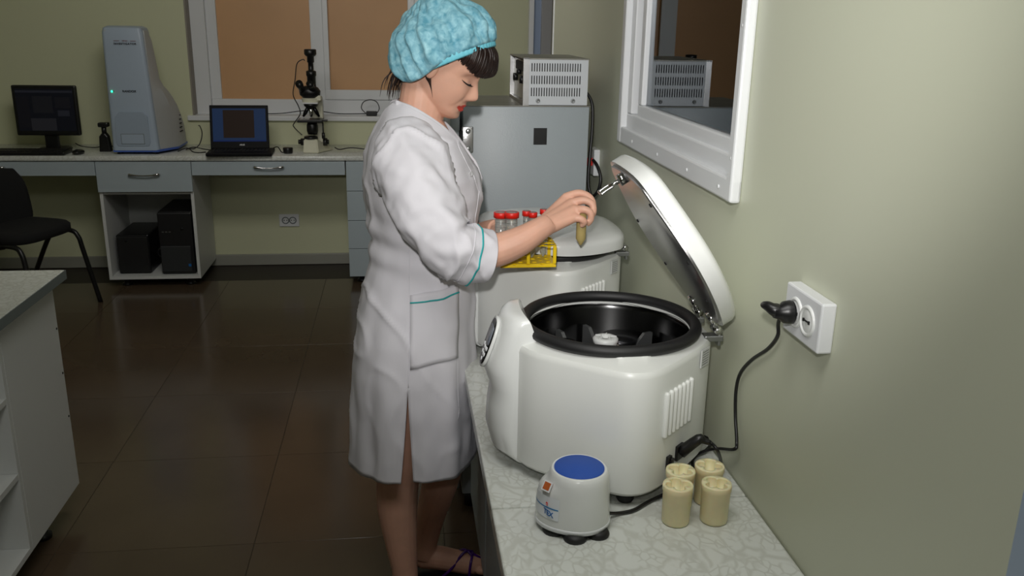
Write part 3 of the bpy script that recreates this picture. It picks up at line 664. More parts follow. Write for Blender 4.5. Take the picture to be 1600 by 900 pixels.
# ------------------------------------------------------------ things on the desk
# analyzer
ay = 5.44
e = empty('analyzer', 'tall pale blue-grey laboratory analyzer tower on the desk with a green light', 'analyzer', (-1.54, 5.6, DZ))
def rr(x0, x1, y0, y1, z, r, n=5, bow=0):
    pts = []
    for cx, cy, a0 in ((x1 - r, y0 + r, -90), (x1 - r, y1 - r, 0), (x0 + r, y1 - r, 90), (x0 + r, y0 + r, 180)):
        for k in range(n):
            a = math.radians(a0 + 90 * k / (n - 1)); pts.append(Vector((cx + r * math.cos(a), cy + r * math.sin(a), z)))
    return pts
Z0 = DZ + .025; Z1 = 1.535
bm = NB(); rs = []
for t in [0, .15, .3, .5, .7, .85, .95, .985, 1]:
    z = Z0 + (Z1 - Z0) * t; top = .985 <= t
    i = {.985: .006, 1: .025}.get(t, 0)
    rs.append(rr(-1.672 + i, -1.410 - .040 * t - i, ay + .03 * t + i, ay + .20 + .02 * (1 - t) - i, z, .022))
rings(bm, rs); obj('front_casing', bm, m_analyzer, e, smooth='auto')
bm = NB(); rs = []
for dz, xr, yb in ((0, -1.335, .40), (.06, -1.336, .405), (.12, -1.340, .395), (.18, -1.347, .37), (.24, -1.356, .335), (.29, -1.367, .29), (.33, -1.380, .25), (.36, -1.398, .225), (.40, -1.412, .21), (.62, -1.432, .19), (.68, -1.445, .17)):
    xf_ = -1.415 - .03 * dz / .7
    rs.append([Vector(v) for v in ((-1.655, ay + .03, Z0 + dz), (xf_, ay + .03 + .03 * dz / .7, Z0 + dz), (min(xr, xf_ + .08), ay + max(.09, yb * .42), Z0 + dz), (xr, ay + yb - .03, Z0 + dz), (xr - .03, ay + yb, Z0 + dz), (-1.655, ay + yb, Z0 + dz))])
rings(bm, rs); obj('rear_casing', bm, mat('grey_casing_side', (176, 178, 178), .45), e, smooth='auto')
obj('base_band', one(prism, [(-1.668, ay + .003), (-1.416, ay + .003), (-1.334, ay + .16), (-1.334, ay + .40), (-1.668, ay + .40)], (Z0 - .01, Z0 + .002), 'z'), m_blueband, e, smooth=False)
for X in (-1.64, -1.44):
    for Y in (ay + .04, ay + .36): obj('foot', one(lathe, [(.018, 0), (.02, .006), (.01, .012), (.01, .02)], (X, Y, DZ), 16), m_black, e)
for k in range(5): obj('vent_slot', one(box, (-1.3425, ay + .24 + .01 * k, Z0 + .08 + k * .024), (-1.334, ay + .31 - .006 * k, Z0 + .085 + k * .024)), m_dark, e, smooth=False)
bm = NB(); bw = [(-1.635, .0), (-1.463, .0), (-1.452, .02), (-1.458, .17), (-1.485, .2), (-1.61, .2), (-1.638, .17), (-1.646, .02)]
prism(bm, [(x, Z0 + .025 + z) for x, z in bw], (ay - .003, ay + .01), 'y', .0025); rp = obj('recess_panel', bm, mat('recess_grey', (158, 172, 188), .45), e, smooth=False)
obj('tray_outline', one(box, (-1.616, ay - .0045, Z0 + .036), (-1.484, ay, Z0 + .098), .002), m_edge, e, smooth=False); obj('tray_door', one(box, (-1.613, ay - .006, Z0 + .039), (-1.487, ay, Z0 + .095), .002), m_analyzer, e, smooth=False)
yl = lambda z: ay + .03 * (z - Z0) / (Z1 - Z0)
text('brand_text', 'RANDOX', .017, (-1.546, yl(1.172) - .003, 1.172), (1, 0, 0), (0, 0, 1), m_dark, e, spacing=1.05)
text('model_text', 'INVESTIGATOR', .0155, (-1.546, yl(1.437) - .003, 1.437), (1, 0, 0), (0, 0, 1), m_dark, e, spacing=1.2)
text('series_text', 'evidence', .009, (-1.546, yl(1.455) - .003, 1.454), (1, 0, 0), (0, 0, 1), mat('dark_red_ink', (120, 40, 40), .5), e)
for a, b in ((-1.606, -1.576), (-1.516, -1.486)): obj('red_rule', one(box, (a, yl(1.45) - .004, 1.4525), (b, yl(1.45), 1.4545)), mat('dark_red_ink_line', (120, 40, 40), .5), e, smooth=False)
obj('status_light_socket', one(box, (-1.650, yl(1.17) - .001, 1.167), (-1.632, yl(1.17) + .004, 1.175)), m_dark, e, smooth=False)
obj('status_light', one(ball, (-1.643, yl(1.17) - .001, 1.171), .0055), mat('green_light', (30, 220, 150), .3, emit=(40, 255, 170), es=4), e)
# monitor
e = empty('monitor', 'black desktop monitor with a dim dark screen, left of the analyzer', 'monitor', (-2.06, 5.66, DZ))
A = P(18, 133, 5.6); B = P(118, 133, 5.6); C_ = P(124, 212, 5.6); D_ = P(25, 212, 5.6)
mz1 = A.z; mz0 = C_.z; x0, x1 = -2.252, -1.893
obj('bezel', one(box, (x0, 5.6, mz0), (x1, 5.635, mz1), .008), m_black, e, smooth=False)
sc = obj('screen', one(box, (x0 + .02, 5.597, mz0 + .028), (x1 - .018, 5.602, mz1 - .02)), mat('dim_screen', (14, 15, 18), .45, spec=.15, emit=(30, 32, 40), es=.15), e, smooth=False)
for i, (a, b, c2, d2, col) in enumerate([(.0, .32, .26, .275, (60, 62, 72)), (.09, .20, .12, .235, (46, 47, 52)), (.07, .21, .0, .085, (62, 62, 68)), (.225, .29, .10, .14, (60, 62, 72)), (.0, .07, .02, .23, (38, 38, 44)), (.215, .3, .155, .23, (42, 42, 48))]):
    obj('screen_window', one(box, (x0 + .022 + a, 5.5955, mz0 + .03 + c2 * .85), (x0 + .022 + b, 5.598, mz0 + .03 + d2 * .85)), mat('screen_grey_%d' % i, tuple(c_ // 2 for c_ in col), .45, spec=.15, emit=col, es=.12), sc, smooth=False)
obj('neck', one(box, (-2.11, 5.625, DZ + .01), (-2.03, 5.65, mz0 + .1), .006), m_black, e, smooth=False)
obj('base', one(lathe, [(.09, 0), (.092, .006), (.085, .012), (.03, .018), (.0001, .018)], (-2.07, 5.68, DZ), 32), m_black, e)
e = empty('keyboard', 'black keyboard lying in front of the monitor', 'keyboard', (-2.13, 5.47, DZ))
kb = obj('tray', one(box, (-2.36, 5.40, DZ + .001), (-1.93, 5.55, DZ + .02), .005), m_black, e, smooth=False)
bm = NB()
for r in range(5):
    for k in range(20): box(bm, (-2.35 + k * .0205, 5.415 + r * .024, DZ + .02), (-2.333 + k * .0205, 5.435 + r * .024, DZ + .026))
o = obj('keys', bm, m_rubber, e, smooth=False); o['kind'] = 'stuff'
e = empty('computer_mouse', 'black mouse beside the keyboard in front of the monitor', 'mouse', (-1.87, 5.46, DZ))
obj('shell', one(ball, (-1.87, 5.46, DZ + .014), .034, (.95, 1.5, .45)), m_black, e); obj('wheel', one(cyl, (-1.873, 5.43, DZ + .028), (-1.867, 5.43, DZ + .028), .006, 12), m_rubber, e)
e = empty('handheld_scanner', 'small black device on a stand between monitor and analyzer', 'scanner', (-1.752, 5.58, DZ))
obj('stand_body', one(prism, [(-1.785, DZ), (-1.72, DZ), (-1.728, DZ + .09), (-1.742, DZ + .11), (-1.762, DZ + .11), (-1.778, DZ + .09)], (5.56, 5.61), 'y', .006), m_black, e, smooth=False)
obj('neck', one(cyl, (-1.752, 5.585, DZ + .1), (-1.752, 5.585, DZ + .15), .014, 14), m_black, e); obj('head', one(box, (-1.78, 5.56, DZ + .145), (-1.722, 5.61, DZ + .172), .007), m_black, e, smooth=False)
# laptop
e = empty('laptop', 'open black laptop showing a dark picture on a blue desktop, right of the analyzer', 'laptop', (-.95, 5.56, DZ))
lx0, lx1 = -1.135, -.79; ly = 5.56
m_lapt = mat('matt_black_laptop_shell', (16, 16, 18), .55, spec=.15); th = math.radians(14); upv = Vector((0, math.sin(th), math.cos(th))); hz = Vector((0, ly, DZ + .02)); sv = .262
R = Matrix.Rotation(math.radians(2.5), 4, 'Z'); pc = Vector((-.95, ly, 0))
def LR(bm):
    for v in bm.verts: v.co = R @ (v.co - pc) + pc
    return bm
def lapslab(a, b, c0, d0, h0, h1, bev=.003):
    bm = NB(); box(bm, (a, -h1, c0), (b, -h0, d0), bev)
    n = Vector((0, -math.cos(th), math.sin(th)))
    for v in bm.verts: v.co = Vector((v.co.x, 0, 0)) + hz + upv * v.co.z + n * (-v.co.y)
    return LR(bm)
obj('keyboard_base', LR(one(box, (lx0 - .0, ly - .21, DZ + .003), (lx1 + .03, ly + .02, DZ + .022), .004)), m_lapt, e, smooth=False)
bm = NB()
for r in range(5):
    for k in range(15): box(bm, (lx0 + .02 + k * .022, ly - .13 + r * .024, DZ + .022), (lx0 + .038 + k * .022, ly - .11 + r * .024, DZ + .0245))
o = obj('keys', LR(bm), m_rubber, e, smooth=False); o['kind'] = 'stuff'
dsp = obj('display_lid', lapslab(lx0, lx1, .0, sv, -.004, .006, .004), m_lapt, e, smooth=False)
scn = obj('screen', lapslab(lx0 + .016, lx1 - .016, .042, sv - .02, .005, .0066, 0), mat('blue_screen', (8, 10, 16), .5, spec=.1, emit=(30, 48, 78), es=.55), e, smooth=False)
obj('screen_picture', lapslab(lx0 + .078, lx1 - .085, .064, sv - .03, .006, .0072, 0), mat('brown_picture', (10, 9, 8), .5, spec=.1, emit=(44, 32, 26), es=.35), scn, smooth=False)
obj('task_bar', lapslab(lx0 + .016, lx1 - .016, .042, .05, .006, .0072, 0), mat('task_bar_blue', (8, 10, 20), .5, spec=.1, emit=(24, 44, 96), es=.4), scn, smooth=False)
q = R @ (Vector((-.95, 0, 0)) + hz + upv * .022 + Vector((0, -math.cos(th), math.sin(th))) * .0062 - pc) + pc
text('lid_logo', 'ASUS', .013, q, R.to_3x3() @ Vector((1, 0, 0)), R.to_3x3() @ upv, m_pvc, e)
o = obj('puck', one(lathe, [(.026, 0), (.028, .006), (.03, .03), (.027, .035), (.0001, .035)], (-.672, 5.5, DZ), 28), m_black); tag(o, 'small round black puck on the desk between laptop and microscope', 'puck')
# microscope
mc = Vector((-.515, 5.52, DZ))
e = empty('microscope', 'cream and black trinocular microscope with a camera on top, on the desk', 'microscope', mc)
def mb(a, b, bev=.003): return one(box, mc + Vector(a), mc + Vector(b), bev)
bm = NB(); rings(bm, [[mc + Vector(v) for v in ((-.065, -.04, .002), (.025, -.04, .002), (.11, .12, .002), (-.05, .16, .002))], [mc + Vector(v) for v in ((-.058, -.035, .088), (.02, -.035, .088), (.05, .12, .05), (-.045, .15, .05))]]); bmesh.ops.bevel(bm, geom=bm.edges[:], offset=.005, segments=2, affect='EDGES'); obj('base', bm, m_cream, e, smooth='auto')
bm = NB(); prism(bm, [(.075, .04), (.15, .04), (.15, .26), (.125, .33), (.0, .345), (.0, .315), (.075, .30), (.085, .2)], (-.01, .052), 'x', .006)
bmesh.ops.translate(bm, verts=bm.verts[:], vec=mc); obj('arm', bm, m_cream, e, smooth='auto')
obj('light_lens', one(lathe, [(.042, 0), (.04, .012), (.03, .016), (.0001, .016)], mc + Vector((-.018, -.005, .088)), 28), m_black, e)
st = obj('stage', mb((-.09, -.05, .188), (.06, .07, .204)), m_black, e, smooth=False); obj('slide_clip', mb((-.075, -.03, .204), (-.02, .02, .208), 0), m_chrome, st, smooth=False); obj('stage_arm', mb((.055, .0, .19), (.085, .03, .2)), m_black, st, smooth=False)
obj('condenser', one(lathe, [(.028, 0), (.034, .02), (.034, .055), (.026, .075)], mc + Vector((-.008, .01, .112)), 24), m_black, e)
bm = NB(); cyl(bm, mc + Vector((-.05, .05, .06)), mc + Vector((-.085, .05, .06)), .022, 20); cyl(bm, mc + Vector((-.085, .05, .06)), mc + Vector((-.10, .05, .06)), .014, 20); obj('focus_knob', bm, m_black, e)
bm = NB(); cyl(bm, mc + Vector((.05, .05, .06)), mc + Vector((.075, .05, .06)), .024, 20); cyl(bm, mc + Vector((.075, .05, .06)), mc + Vector((.085, .05, .06)), .014, 20); obj('focus_knob', bm, m_black, e)
bm = NB(); cyl(bm, mc + Vector((.055, .02, .19)), mc + Vector((.055, .02, .11)), .004, 10); cyl(bm, mc + Vector((.055, .02, .12)), mc + Vector((.055, .02, .085)), .010, 12); obj('stage_knob', bm, m_black, e)
bm = NB(); lathe(bm, [(.02, 0), (.04, .012), (.042, .025), (.03, .03)], mc + Vector((-.012, .02, .268)), 28); obj('nosepiece', bm, m_black, e)
for k, (dx, dy, m) in enumerate(((0, 0, m_chrome), (-.05, .02, m_darkmet), (.045, .025, m_darkmet))):
    a = mc + Vector((-.012 + dx * .3, .02 + dy * .3, .275)); b = mc + Vector((-.012 + dx, .02 + dy, .215)); obj('objective', one(tube, [a, a.lerp(b, .6), b], [.012, .012, .006], 14), m, e)
obj('head_plate', mb((-.06, -.03, .296), (.035, .07, .304)), m_pvc, e, smooth=False)
bm = NB(); rings(bm, [[mc + Vector((-.012, .03, z)) + Vector((r * math.cos(a), r * .8 * math.sin(a), 0)) for a in [2 * PI * k / 24 for k in range(24)]] for r, z in ((.05, .304), (.055, .325), (.045, .33))]); obj('head_base', bm, m_cream, e, smooth='auto')
bm = NB(); rings(bm, [[mc + Vector((-.014, .02, z)) + Vector((r * math.cos(a), r * .7 * math.sin(a), 0)) for a in [2 * PI * k / 24 for k in range(24)]] for r, z in ((.04, .328), (.06, .345), (.064, .37), (.05, .39), (.03, .40))]); obj('prism_housing', bm, m_black, e, smooth='auto')
for dx, dd in ((-.055, -.02), (.008, -.02)):
    a = mc + Vector((dx, .0, .375)); b = mc + Vector((dx + dd * .6, -.07, .42)); obj('eyepiece', one(tube, [a, a.lerp(b, .7), a.lerp(b, .72), b], [.018, .018, .022, .022], 18), m_black, e)
bm = NB(); lathe(bm, [(.026, 0), (.026, .07), (.03, .074), (.03, .10), (.02, .104), (.016, .106), (.016, .15), (.021, .152), (.021, .185), (.03, .19), (.036, .2), (.036, .225), (.03, .228), (.0001, .228)], mc + Vector((-.002, .03, .385)), 28); obj('camera_tube', bm, m_black, e)
obj('camera_cable', one(tube, [P(476, 95, 5.53), P(473, 93, 5.53), P(464, 100, 5.53), P(461, 125, 5.53), P(458, 148, 5.53), P(466, 165, 5.53), P(469, 178, 5.53), P(460, 192, 5.53), P(459, 198, 5.53), P(472, 211, 5.53)], .003, 8, 6), m_black, e)
o = obj('microscope_cable', one(tube, [(-.40, 5.62, DZ + .02), (-.37, 5.61, DZ + .008), (-.30, 5.6, DZ + .02), (-.22, 5.6, DZ + .012), (-.15, 5.58, DZ + .006), (.0, 5.57, DZ + .004)], .0035, 8, 5), m_black); tag(o, 'black cable leaving the microscope to the right along the desk', 'cable')
# cables near analyzer and laptop
zc = DZ + .004
for pts, lab in (
    ([(-1.25, 5.80, DZ + .13), (-1.235, 5.77, DZ + .13), (-1.215, 5.72, DZ + .09), (-1.23, 5.70, DZ + .03), (-1.26, 5.68, zc), (-1.3, 5.66, zc)], 'thick black cable curving out of the back of the analyzer'),
    ([(-1.3, 5.63, zc), (-1.25, 5.62, DZ + .02), (-1.2, 5.62, DZ + .01), (-1.14, 5.60, zc)], 'black cable lying between the analyzer and the laptop'),
    ([(-1.33, 5.55, zc), (-1.28, 5.58, DZ + .02), (-1.24, 5.54, zc), (-1.2, 5.5, zc), (-1.16, 5.52, zc)], 'thin black cable looping on the desk left of the laptop'),
    ([(-1.97, 5.72, DZ + .03), (-1.93, 5.7, DZ + .015), (-1.86, 5.72, zc), (-1.78, 5.68, DZ + .02), (-1.72, 5.7, DZ + .01)], 'black cable behind the mouse running to the analyzer'),
    ([(-2.6, 5.6, DZ + .03), (-2.45, 5.62, DZ + .02), (-2.3, 5.62, zc), (-2.2, 5.66, zc)], 'black cable at the far left end of the desk'),
    ([(-.77, 5.58, DZ + .02), (-.74, 5.56, DZ + .03), (-.715, 5.53, zc), (-.70, 5.51, zc)], 'thin black cable between laptop and puck')):
    o = obj('desk_cable', one(tube, pts, .0032, 8, 6), m_black); tag(o, lab, 'cable')
# adapter with looped lead on the sill
e = empty('power_adapter', 'black power adapter with a looped lead on the window sill', 'adapter', (-.15, 5.93, wz0 + .002))
obj('brick', one(box, (-.21, 5.905, wz0 + .003), (-.14, 5.94, wz0 + .032), .005), m_black, e, smooth=False)
obj('lead', one(tube, [(-.21, 5.92, wz0 + .015), (-.24, 5.92, wz0 + .05), (-.225, 5.92, wz0 + .09), (-.18, 5.92, wz0 + .105), (-.14, 5.92, wz0 + .09), (-.125, 5.92, wz0 + .05), (-.14, 5.92, wz0 + .02)], .0028, 8, 6), m_black, e)
o = obj('sill_cable', one(tube, [(-.86, 5.93, wz0 + .01), (-.75, 5.95, wz0 + .012), (-.6, 5.95, wz0 + .03), (-.5, 5.95, wz0 + .025), (-.38, 5.94, wz0 + .012), (-.21, 5.93, wz0 + .015)], .0028, 8, 6), m_black); tag(o, 'thin black cable lying along the window sill behind the microscope', 'cable')
# ------------------------------------------------------------ bench at left
e = empty('bench_cabinet', 'white laboratory bench with side panel and open shelves at the left edge', 'cabinet', (-1.5, 2.1, 0))
bX = -1.08
obj('worktop', one(box, (-2.6, .9, .802), (-1.045, 2.805, .832), .003), m_marble, e, smooth=False)
obj('edge_strip', one(box, (-1.0448, .9, .803), (-1.042, 2.806, .831)), m_edge, e, smooth=False)
obj('side_panel', one(box, (bX - .018, 2.392, .1), (bX, 2.782, .80), .001), m_lam, e, smooth=False)
obj('back_panel', one(box, (-2.5, 2.764, .1), (bX - .019, 2.782, .80)), m_lam, e, smooth=False)
obj('divider', one(box, (-1.55, 2.372, .1), (bX, 2.39, .80), .001), m_lam, e, smooth=False)
obj('divider', one(box, (-1.55, 1.2, .1), (bX, 1.218, .80)), m_lam, e, smooth=False)
obj('inner_back', one(box, (-1.56, 1.218, .1), (-1.551, 2.372, .80)), m_lam, e, smooth=False)
for z in (.1, .34, .57): obj('shelf', one(box, (-1.55, 1.22, z), (bX - (.0 if z == .1 else .0), 2.371, z + .018), .001), m_lam, e, smooth=False)
for Y in (1.3, 2.3, 2.62): obj('leg', one(lathe, [(.028, 0), (.028, .012), (.018, .016), (.018, .1)], (-1.15, Y, 0), 16), m_black, e)
for k, z in enumerate((.35, .5, .65)): obj('cover_cap', one(lathe, [(.004, 0), (.003, .002)], (bX, 2.77, z), 10, (1, 0, 0)), m_dark, e)
# ------------------------------------------------------------ chair
cx, cy = -2.09, 5.0; ca_, sa_ = math.cos(-.35), math.sin(-.35)
e = empty('office_chair', 'black fabric visitor chair on tube legs at the left, in front of the desk', 'chair', (cx, cy, 0))
def cc(x, y, z): return Vector((cx + x * ca_ - y * sa_, cy + x * sa_ + y * ca_, z))
bm = NB(); rs = []
for z, s in ((.43, .93), (.437, 1), (.475, 1), (.487, .95), (.49, .8)): rs.append([cc(.235 * s * math.copysign(abs(math.cos(a)) ** .5, math.cos(a)), .225 * s * math.copysign(abs(math.sin(a)) ** .5, math.sin(a)), z) for a in [2 * PI * k / 40 for k in range(40)]])
rings(bm, rs); obj('seat', bm, m_blackfab, e)
bm = NB(); rs = []
for y, s in ((-.22, .7), (-.2, .92), (-.1, 1), (0, 1.02), (.1, 1), (.2, .92), (.22, .7)):
    cv = .04 * (y / .22) ** 2
    rs.append([cc(-.125 + cv + .03 * math.cos(a) - .06 * ((.60 + .17 * s * math.sin(a)) - .5) / .3, y,   .60 + .175 * s * math.copysign(abs(math.sin(a)) ** .7, math.sin(a))) for a in [2 * PI * k / 20 for k in range(20)]])
rings(bm, rs); obj('backrest', bm, m_blackfab, e)
for s in (-1, 1):
    obj('back_frame', one(tube, [cc(-.05, s * .16, .42), cc(-.13, s * .16, .42), cc(-.155, s * .16, .46), cc(-.16, s * .15, .56)], .013, 10, 5), m_black, e)
    obj('leg', one(tube, [cc(.02, s * .2, .425), cc(.17, s * .21, .425), cc(.215, s * .215, .39), cc(.235, s * .22, .3), cc(.29, s * .24, .0)], .0135, 10, 5), m_black, e)
    obj('leg', one(tube, [cc(.1, s * .2, .42), cc(.05, s * .205, .40), cc(-.02, s * .21, .3), cc(-.2, s * .24, .0)], .0135, 10, 5), m_black, e)
# ------------------------------------------------------------ tubes and rack
def tube_small(r, h, cap_r, cap_h, lab, loc, content=None, tilt=0, grp='red-capped tubes in the yellow rack'):
    e = empty('sample_tube', lab, 'tube', loc, grp)
    L = Vector(loc)
    bm = NB(); lathe(bm, [(.002, 0), (r * .3, r * .2), (r, r * 1.35), (r, h)], L, 20); obj('barrel', bm, m_tube if content is None else content, e)
    bm = NB(); rs = []
    if cap_r:
        for rr_, z in ((cap_r, h - cap_h), (cap_r, h - .001), (cap_r - .0012, h), (cap_r - .003, h), (cap_r - .0035, h - .002), (.0001, h - .002)):
            rs.append([L + Vector((math.cos(a) * (rr_ + (.0004 if k % 2 and rr_ > .006 else 0)), math.sin(a) * (rr_ + (.0004 if k % 2 and rr_ > .006 else 0)), z)) for k, a in [(k, 2 * PI * k / 40) for k in range(40)]])
        rings(bm, rs); obj('screw_cap', bm, m_red, e)
        for k in range(4): obj('graduation', one(torus, L + Vector((0, 0, h * .45 + k * .012)), r, .0003, 20, 4), m_dark, e)
    return e
RK = P(815, 402, 2.0)
rx0, rx1, ry0, ry1 = .228, .360, 1.965, 2.05; rz0 = RK.z - .010; rz1 = rz0 + .044
e = empty('tube_rack', 'yellow plastic tube rack held over the rear centrifuge by the woman', 'rack', ((rx0 + rx1) / 2, 2.08, rz0))
def plate(z, holes, t=.003):
    bm = NB(); nx, ny = 4, 3
    w_ = (rx1 - rx0) / nx; d_ = (ry1 - ry0) / ny
    for i in range(nx):
        for j in range(ny):
            cx_, cy_ = rx0 + (i + .5) * w_, ry0 + (j + .5) * d_; seg = 16; lo = []; 
            for zz in (z, z + t):
                o_ = []; h_ = []
                for k in range(seg):
                    a = 2 * PI * (k + .5) / seg; ca, sa = math.cos(a), math.sin(a); m_ = max(abs(ca), abs(sa))
                    o_.append(bm.verts.new((cx_ + ca / m_ * w_ / 2, cy_ + sa / m_ * d_ / 2, zz))); h_.append(bm.verts.new((cx_ + ca * holes, cy_ + sa * holes, zz)))
                lo.append((o_, h_))
            for k in range(seg):
                q = (k + 1) % seg
                bm.faces.new((lo[0][0][k], lo[0][0][q], lo[0][1][q], lo[0][1][k])); bm.faces.new((lo[1][0][k], lo[1][1][k], lo[1][1][q], lo[1][0][q]))
                bm.faces.new((lo[0][1][k], lo[0][1][q], lo[1][1][q], lo[1][1][k])); bm.faces.new((lo[0][0][q], lo[0][0][k], lo[1][0][k], lo[1][0][q]))
    return bm
obj('top_plate', plate(rz1, .0148), m_yel, e, smooth=False)
obj('bottom_plate', plate(rz0, .006), m_yel, e, smooth=False)
for X in (rx0 + .004, (rx0 + rx1) / 2, rx1 - .004):
    for Y in (ry0 + .003, ry1 - .003): obj('post', one(box, (X - .004, Y - .003, rz0 + .003), (X + .004, Y + .003, rz1), .001), m_yel, e, smooth=False)
for s in (0, 1): obj('skirt', one(box, (rx0, ry0 + s * (ry1 - ry0 - .003), rz0 - .006), (rx1, ry0 + .003 + s * (ry1 - ry0 - .003), rz0), .001), m_yel, e, smooth=False)
w4 = (rx1 - rx0) / 4; d3 = (ry1 - ry0) / 3
tube_small(.0138, .108, .0172, .013, 'large red-capped tube nearest the woman in the yellow rack', (rx0 + w4 * .25, ry0 + d3 * 2.5, rz0 + .004))
tube_small(.0138, .112, .0172, .013, 'large red-capped tube, second from the woman, in front in the yellow rack', (rx0 + w4 * .95, ry0 + d3 * 1.8, rz0 + .004))
tube_small(.0082, .110, .0102, .012, 'slim red-capped tube in the middle of the rack, left of its twin', (rx0 + w4 * 2.12, ry0 + d3 * 2.6, rz0 + .004))
tube_small(.0082, .110, .0102, .012, 'slim red-capped tube in the middle of the rack, right of its twin', (rx0 + w4 * 2.5, ry0 + d3 * 2.0, rz0 + .004))
tube_small(.0082, .116, .0102, .012, 'slim red-capped tube at the right end of the rack, against the forearm', (rx0 + w4 * 3.35, ry0 + d3 * 2.2, rz0 + .004))
HB = P(907, 383, 1.975)
tube_small(.0118, .080, .0, 0, 'tube of cloudy yellow serum held in the woman\'s fingers', tuple(HB), m_serum, grp=None)

# ------------------------------------------------------------ the woman
W = empty('person', 'woman in a white lab coat and blue hair cap leaning over the rear centrifuge', 'person', (.04, 2.2, 0))
YC = 2.2
# --- head in its own frame
RH = (Matrix.Rotation(math.radians(-18), 3, 'Z') @ Matrix.Rotation(math.radians(27), 3, 'Y'))
HCn = P(751, 159, 2.165) - RH @ Vector((.117, 0, -.036))
def H_(x, y, z): return HCn + RH @ Vector((x, y, z))
prof = [(-.112, .045, .015, .012), (-.109, .068, .0, .026), (-.1, .080, -.012, .036), (-.088, .084, -.028, .044), (-.075, .0805, -.045, .051), (-.06, .084, -.06, .057), (-.045, .086, -.07, .061), (-.03, .085, -.078, .065), (-.015, .083, -.086, .068), (0, .081, -.092, .070), (.015, .087, -.097, .072), (.03, .090, -.1, .0735), (.05, .089, -.101, .074), (.07, .081, -.096, .071), (.088, .066, -.082, .06), (.102, .044, -.06, .044), (.111, .015, -.03, .02)]
zz = np.array([p[0] for p in prof]); XF = [p[1] for p in prof]; XB = [p[2] for p in prof]; HW = [p[3] for p in prof]
NOSE = [(-.056, 0), (-.0505, .004), (-.047, .010), (-.0425, .018), (-.036, .0235), (-.030, .0238), (-.02, .0195), (-.01, .0148), (0, .0105), (.010, .006), (.022, .002), (.03, 0)]
nz_ = [p[0] for p in NOSE]; nv = [p[1] for p in NOSE]
def g(u, s): return math.exp(-(u / s) ** 2)
def headpt(a, z):
    xf = np.interp(z, zz, XF); xb = np.interp(z, zz, XB); hw = np.interp(z, zz, HW)
    xc = xf * .25 + xb * .75 if False else (xf + xb) / 2
    rx = (xf - xb) / 2; c, s = math.cos(a), math.sin(a); e_ = 2 / 2.35
    x = xc + rx * math.copysign(abs(c) ** e_, c); y = hw * math.copysign(abs(s) ** e_, s)
    if c > 0:
        wn = np.interp(z, [-.05, -.036, -.01, .02], [.0125, .0115, .0085, .009])
        x += np.interp(z, nz_, nv) * math.exp(-abs(y / wn) ** 2.4)
        for sy in (-1, 1):
            x += .007 * g(y - sy * .0135, .006) * g(z + .0415, .007)
            x -= .011 * g(y - sy * .033, .016) * g(z - .004, .012)
            x += .0065 * g(y - sy * .033, .011) * g(z + .002, .008)
            x += .004 * g(y - sy * .035, .02) * g(z - .02, .007)
            x += .004 * g(y - sy * .045, .018) * g(z + .035, .02)
        x += .0075 * g(y, .019) * g(z + .064, .0052) + .0085 * g(y, .017) * g(z + .0755, .0055)
        for sy in (-1, 1): x -= .0022 * g(y - sy * (.027 + (-.045 - z) * .35), .0035) * g(z + .055, .018)
        x -= .004 * g(y, .022) * g(z + .0695, .002)
        x -= .003 * g(y, .02) * g(z + .085, .004)
        x += .004 * g(y, .018) * g(z + .1, .01)
    return x, y
bm = NB(); rs = []
zl = sorted(set(list(np.linspace(-.112, .111, 90))))
for z in zl: rs.append([H_(*headpt(2 * PI * k / 128, z), z) for k in range(128)])
rings(bm, rs)
# --- neck, trunk
def cap_(a, b, ra, rb, flat=1, seg=20): capsule(bm, a, b, ra, rb, seg, flat)
nb0 = P(650, 195, YC); nb1 = H_(-.035, 0, -.05)
cap_(nb0 + Vector((.0, 0, -.03)), nb1, .056, .050)
cap_(nb0 + Vector((.012, 0, .0)), H_(-.0, 0, -.06), .05, .04)
for s in (-1, 1):
    cap_(nb0 + Vector((-.01, s * .02, -.005)), nb0 + Vector((-.01, s * .15, -.06)), .04, .045)
    cap_(nb0 + Vector((.03, s * .02, -.03)), nb0 + Vector((.055, s * .07, -.14)), .05, .065)
cap_(nb0 + Vector((0, 0, -.05)), Vector((.05, YC, 1.1)), .09, .085)
cap_(Vector((.05, YC, 1.12)), Vector((.04, YC, .85)), .09, .11)
for s, kx in ((-1, -.02), (1, .04)): cap_(Vector((.03 + kx, YC + s * .07, .84)), Vector((.03 + kx, YC + s * .08, .6)), .085, .07)
# --- legs
def leg(pts): tube(bm, [p for p, r in pts], [r for p, r in pts], 22, 5)
nearY, farY = 2.12, 2.31
leg([(Vector((.0, nearY, .72)), .078), (P(628, 690, nearY), .066), (P(622, 745, nearY), .057), (P(621, 790, nearY), .055), (P(626, 840, nearY), .045), (P(632, 885, nearY), .036), (P(634, 915, nearY), .034), (P(634, 935, nearY), .036)])
leg([(Vector((.07, farY, .72)), .078), (P(702, 670, farY), .066), (P(697, 715, farY), .056), (P(686, 760, farY), .052), (P(672, 810, farY), .042), (P(665, 850, farY), .034), (P(664, 868, farY), .035)])
def foot(hx, hy, ang):
    d = Vector((math.cos(ang), math.sin(ang), 0)); n = Vector((-d.y, d.x, 0)); o_ = Vector((hx, hy, 0))
    def q(f, l, z): return o_ + d * f + n * l + Vector((0, 0, z))
    tube(bm, [q(-.045, 0, .045), q(-.025, 0, .05), q(.02, 0, .055), (q(.075, 0, .043)), q(.12, 0, .033), q(.155, 0, .027), q(.17, 0, .025)], [.012, .03, .036, .034, .034, .027, .012], 18, 4, 1)
    for k, l in enumerate((-.03, -.013, .002, .016, .028)):
        L_ = (.205, .203, .197, .189, .178)[k] if True else 0
        capsule(bm, q(.15, l, .028), q(L_, l, .022), .011, .0095 if k else .012, 12)
    return q
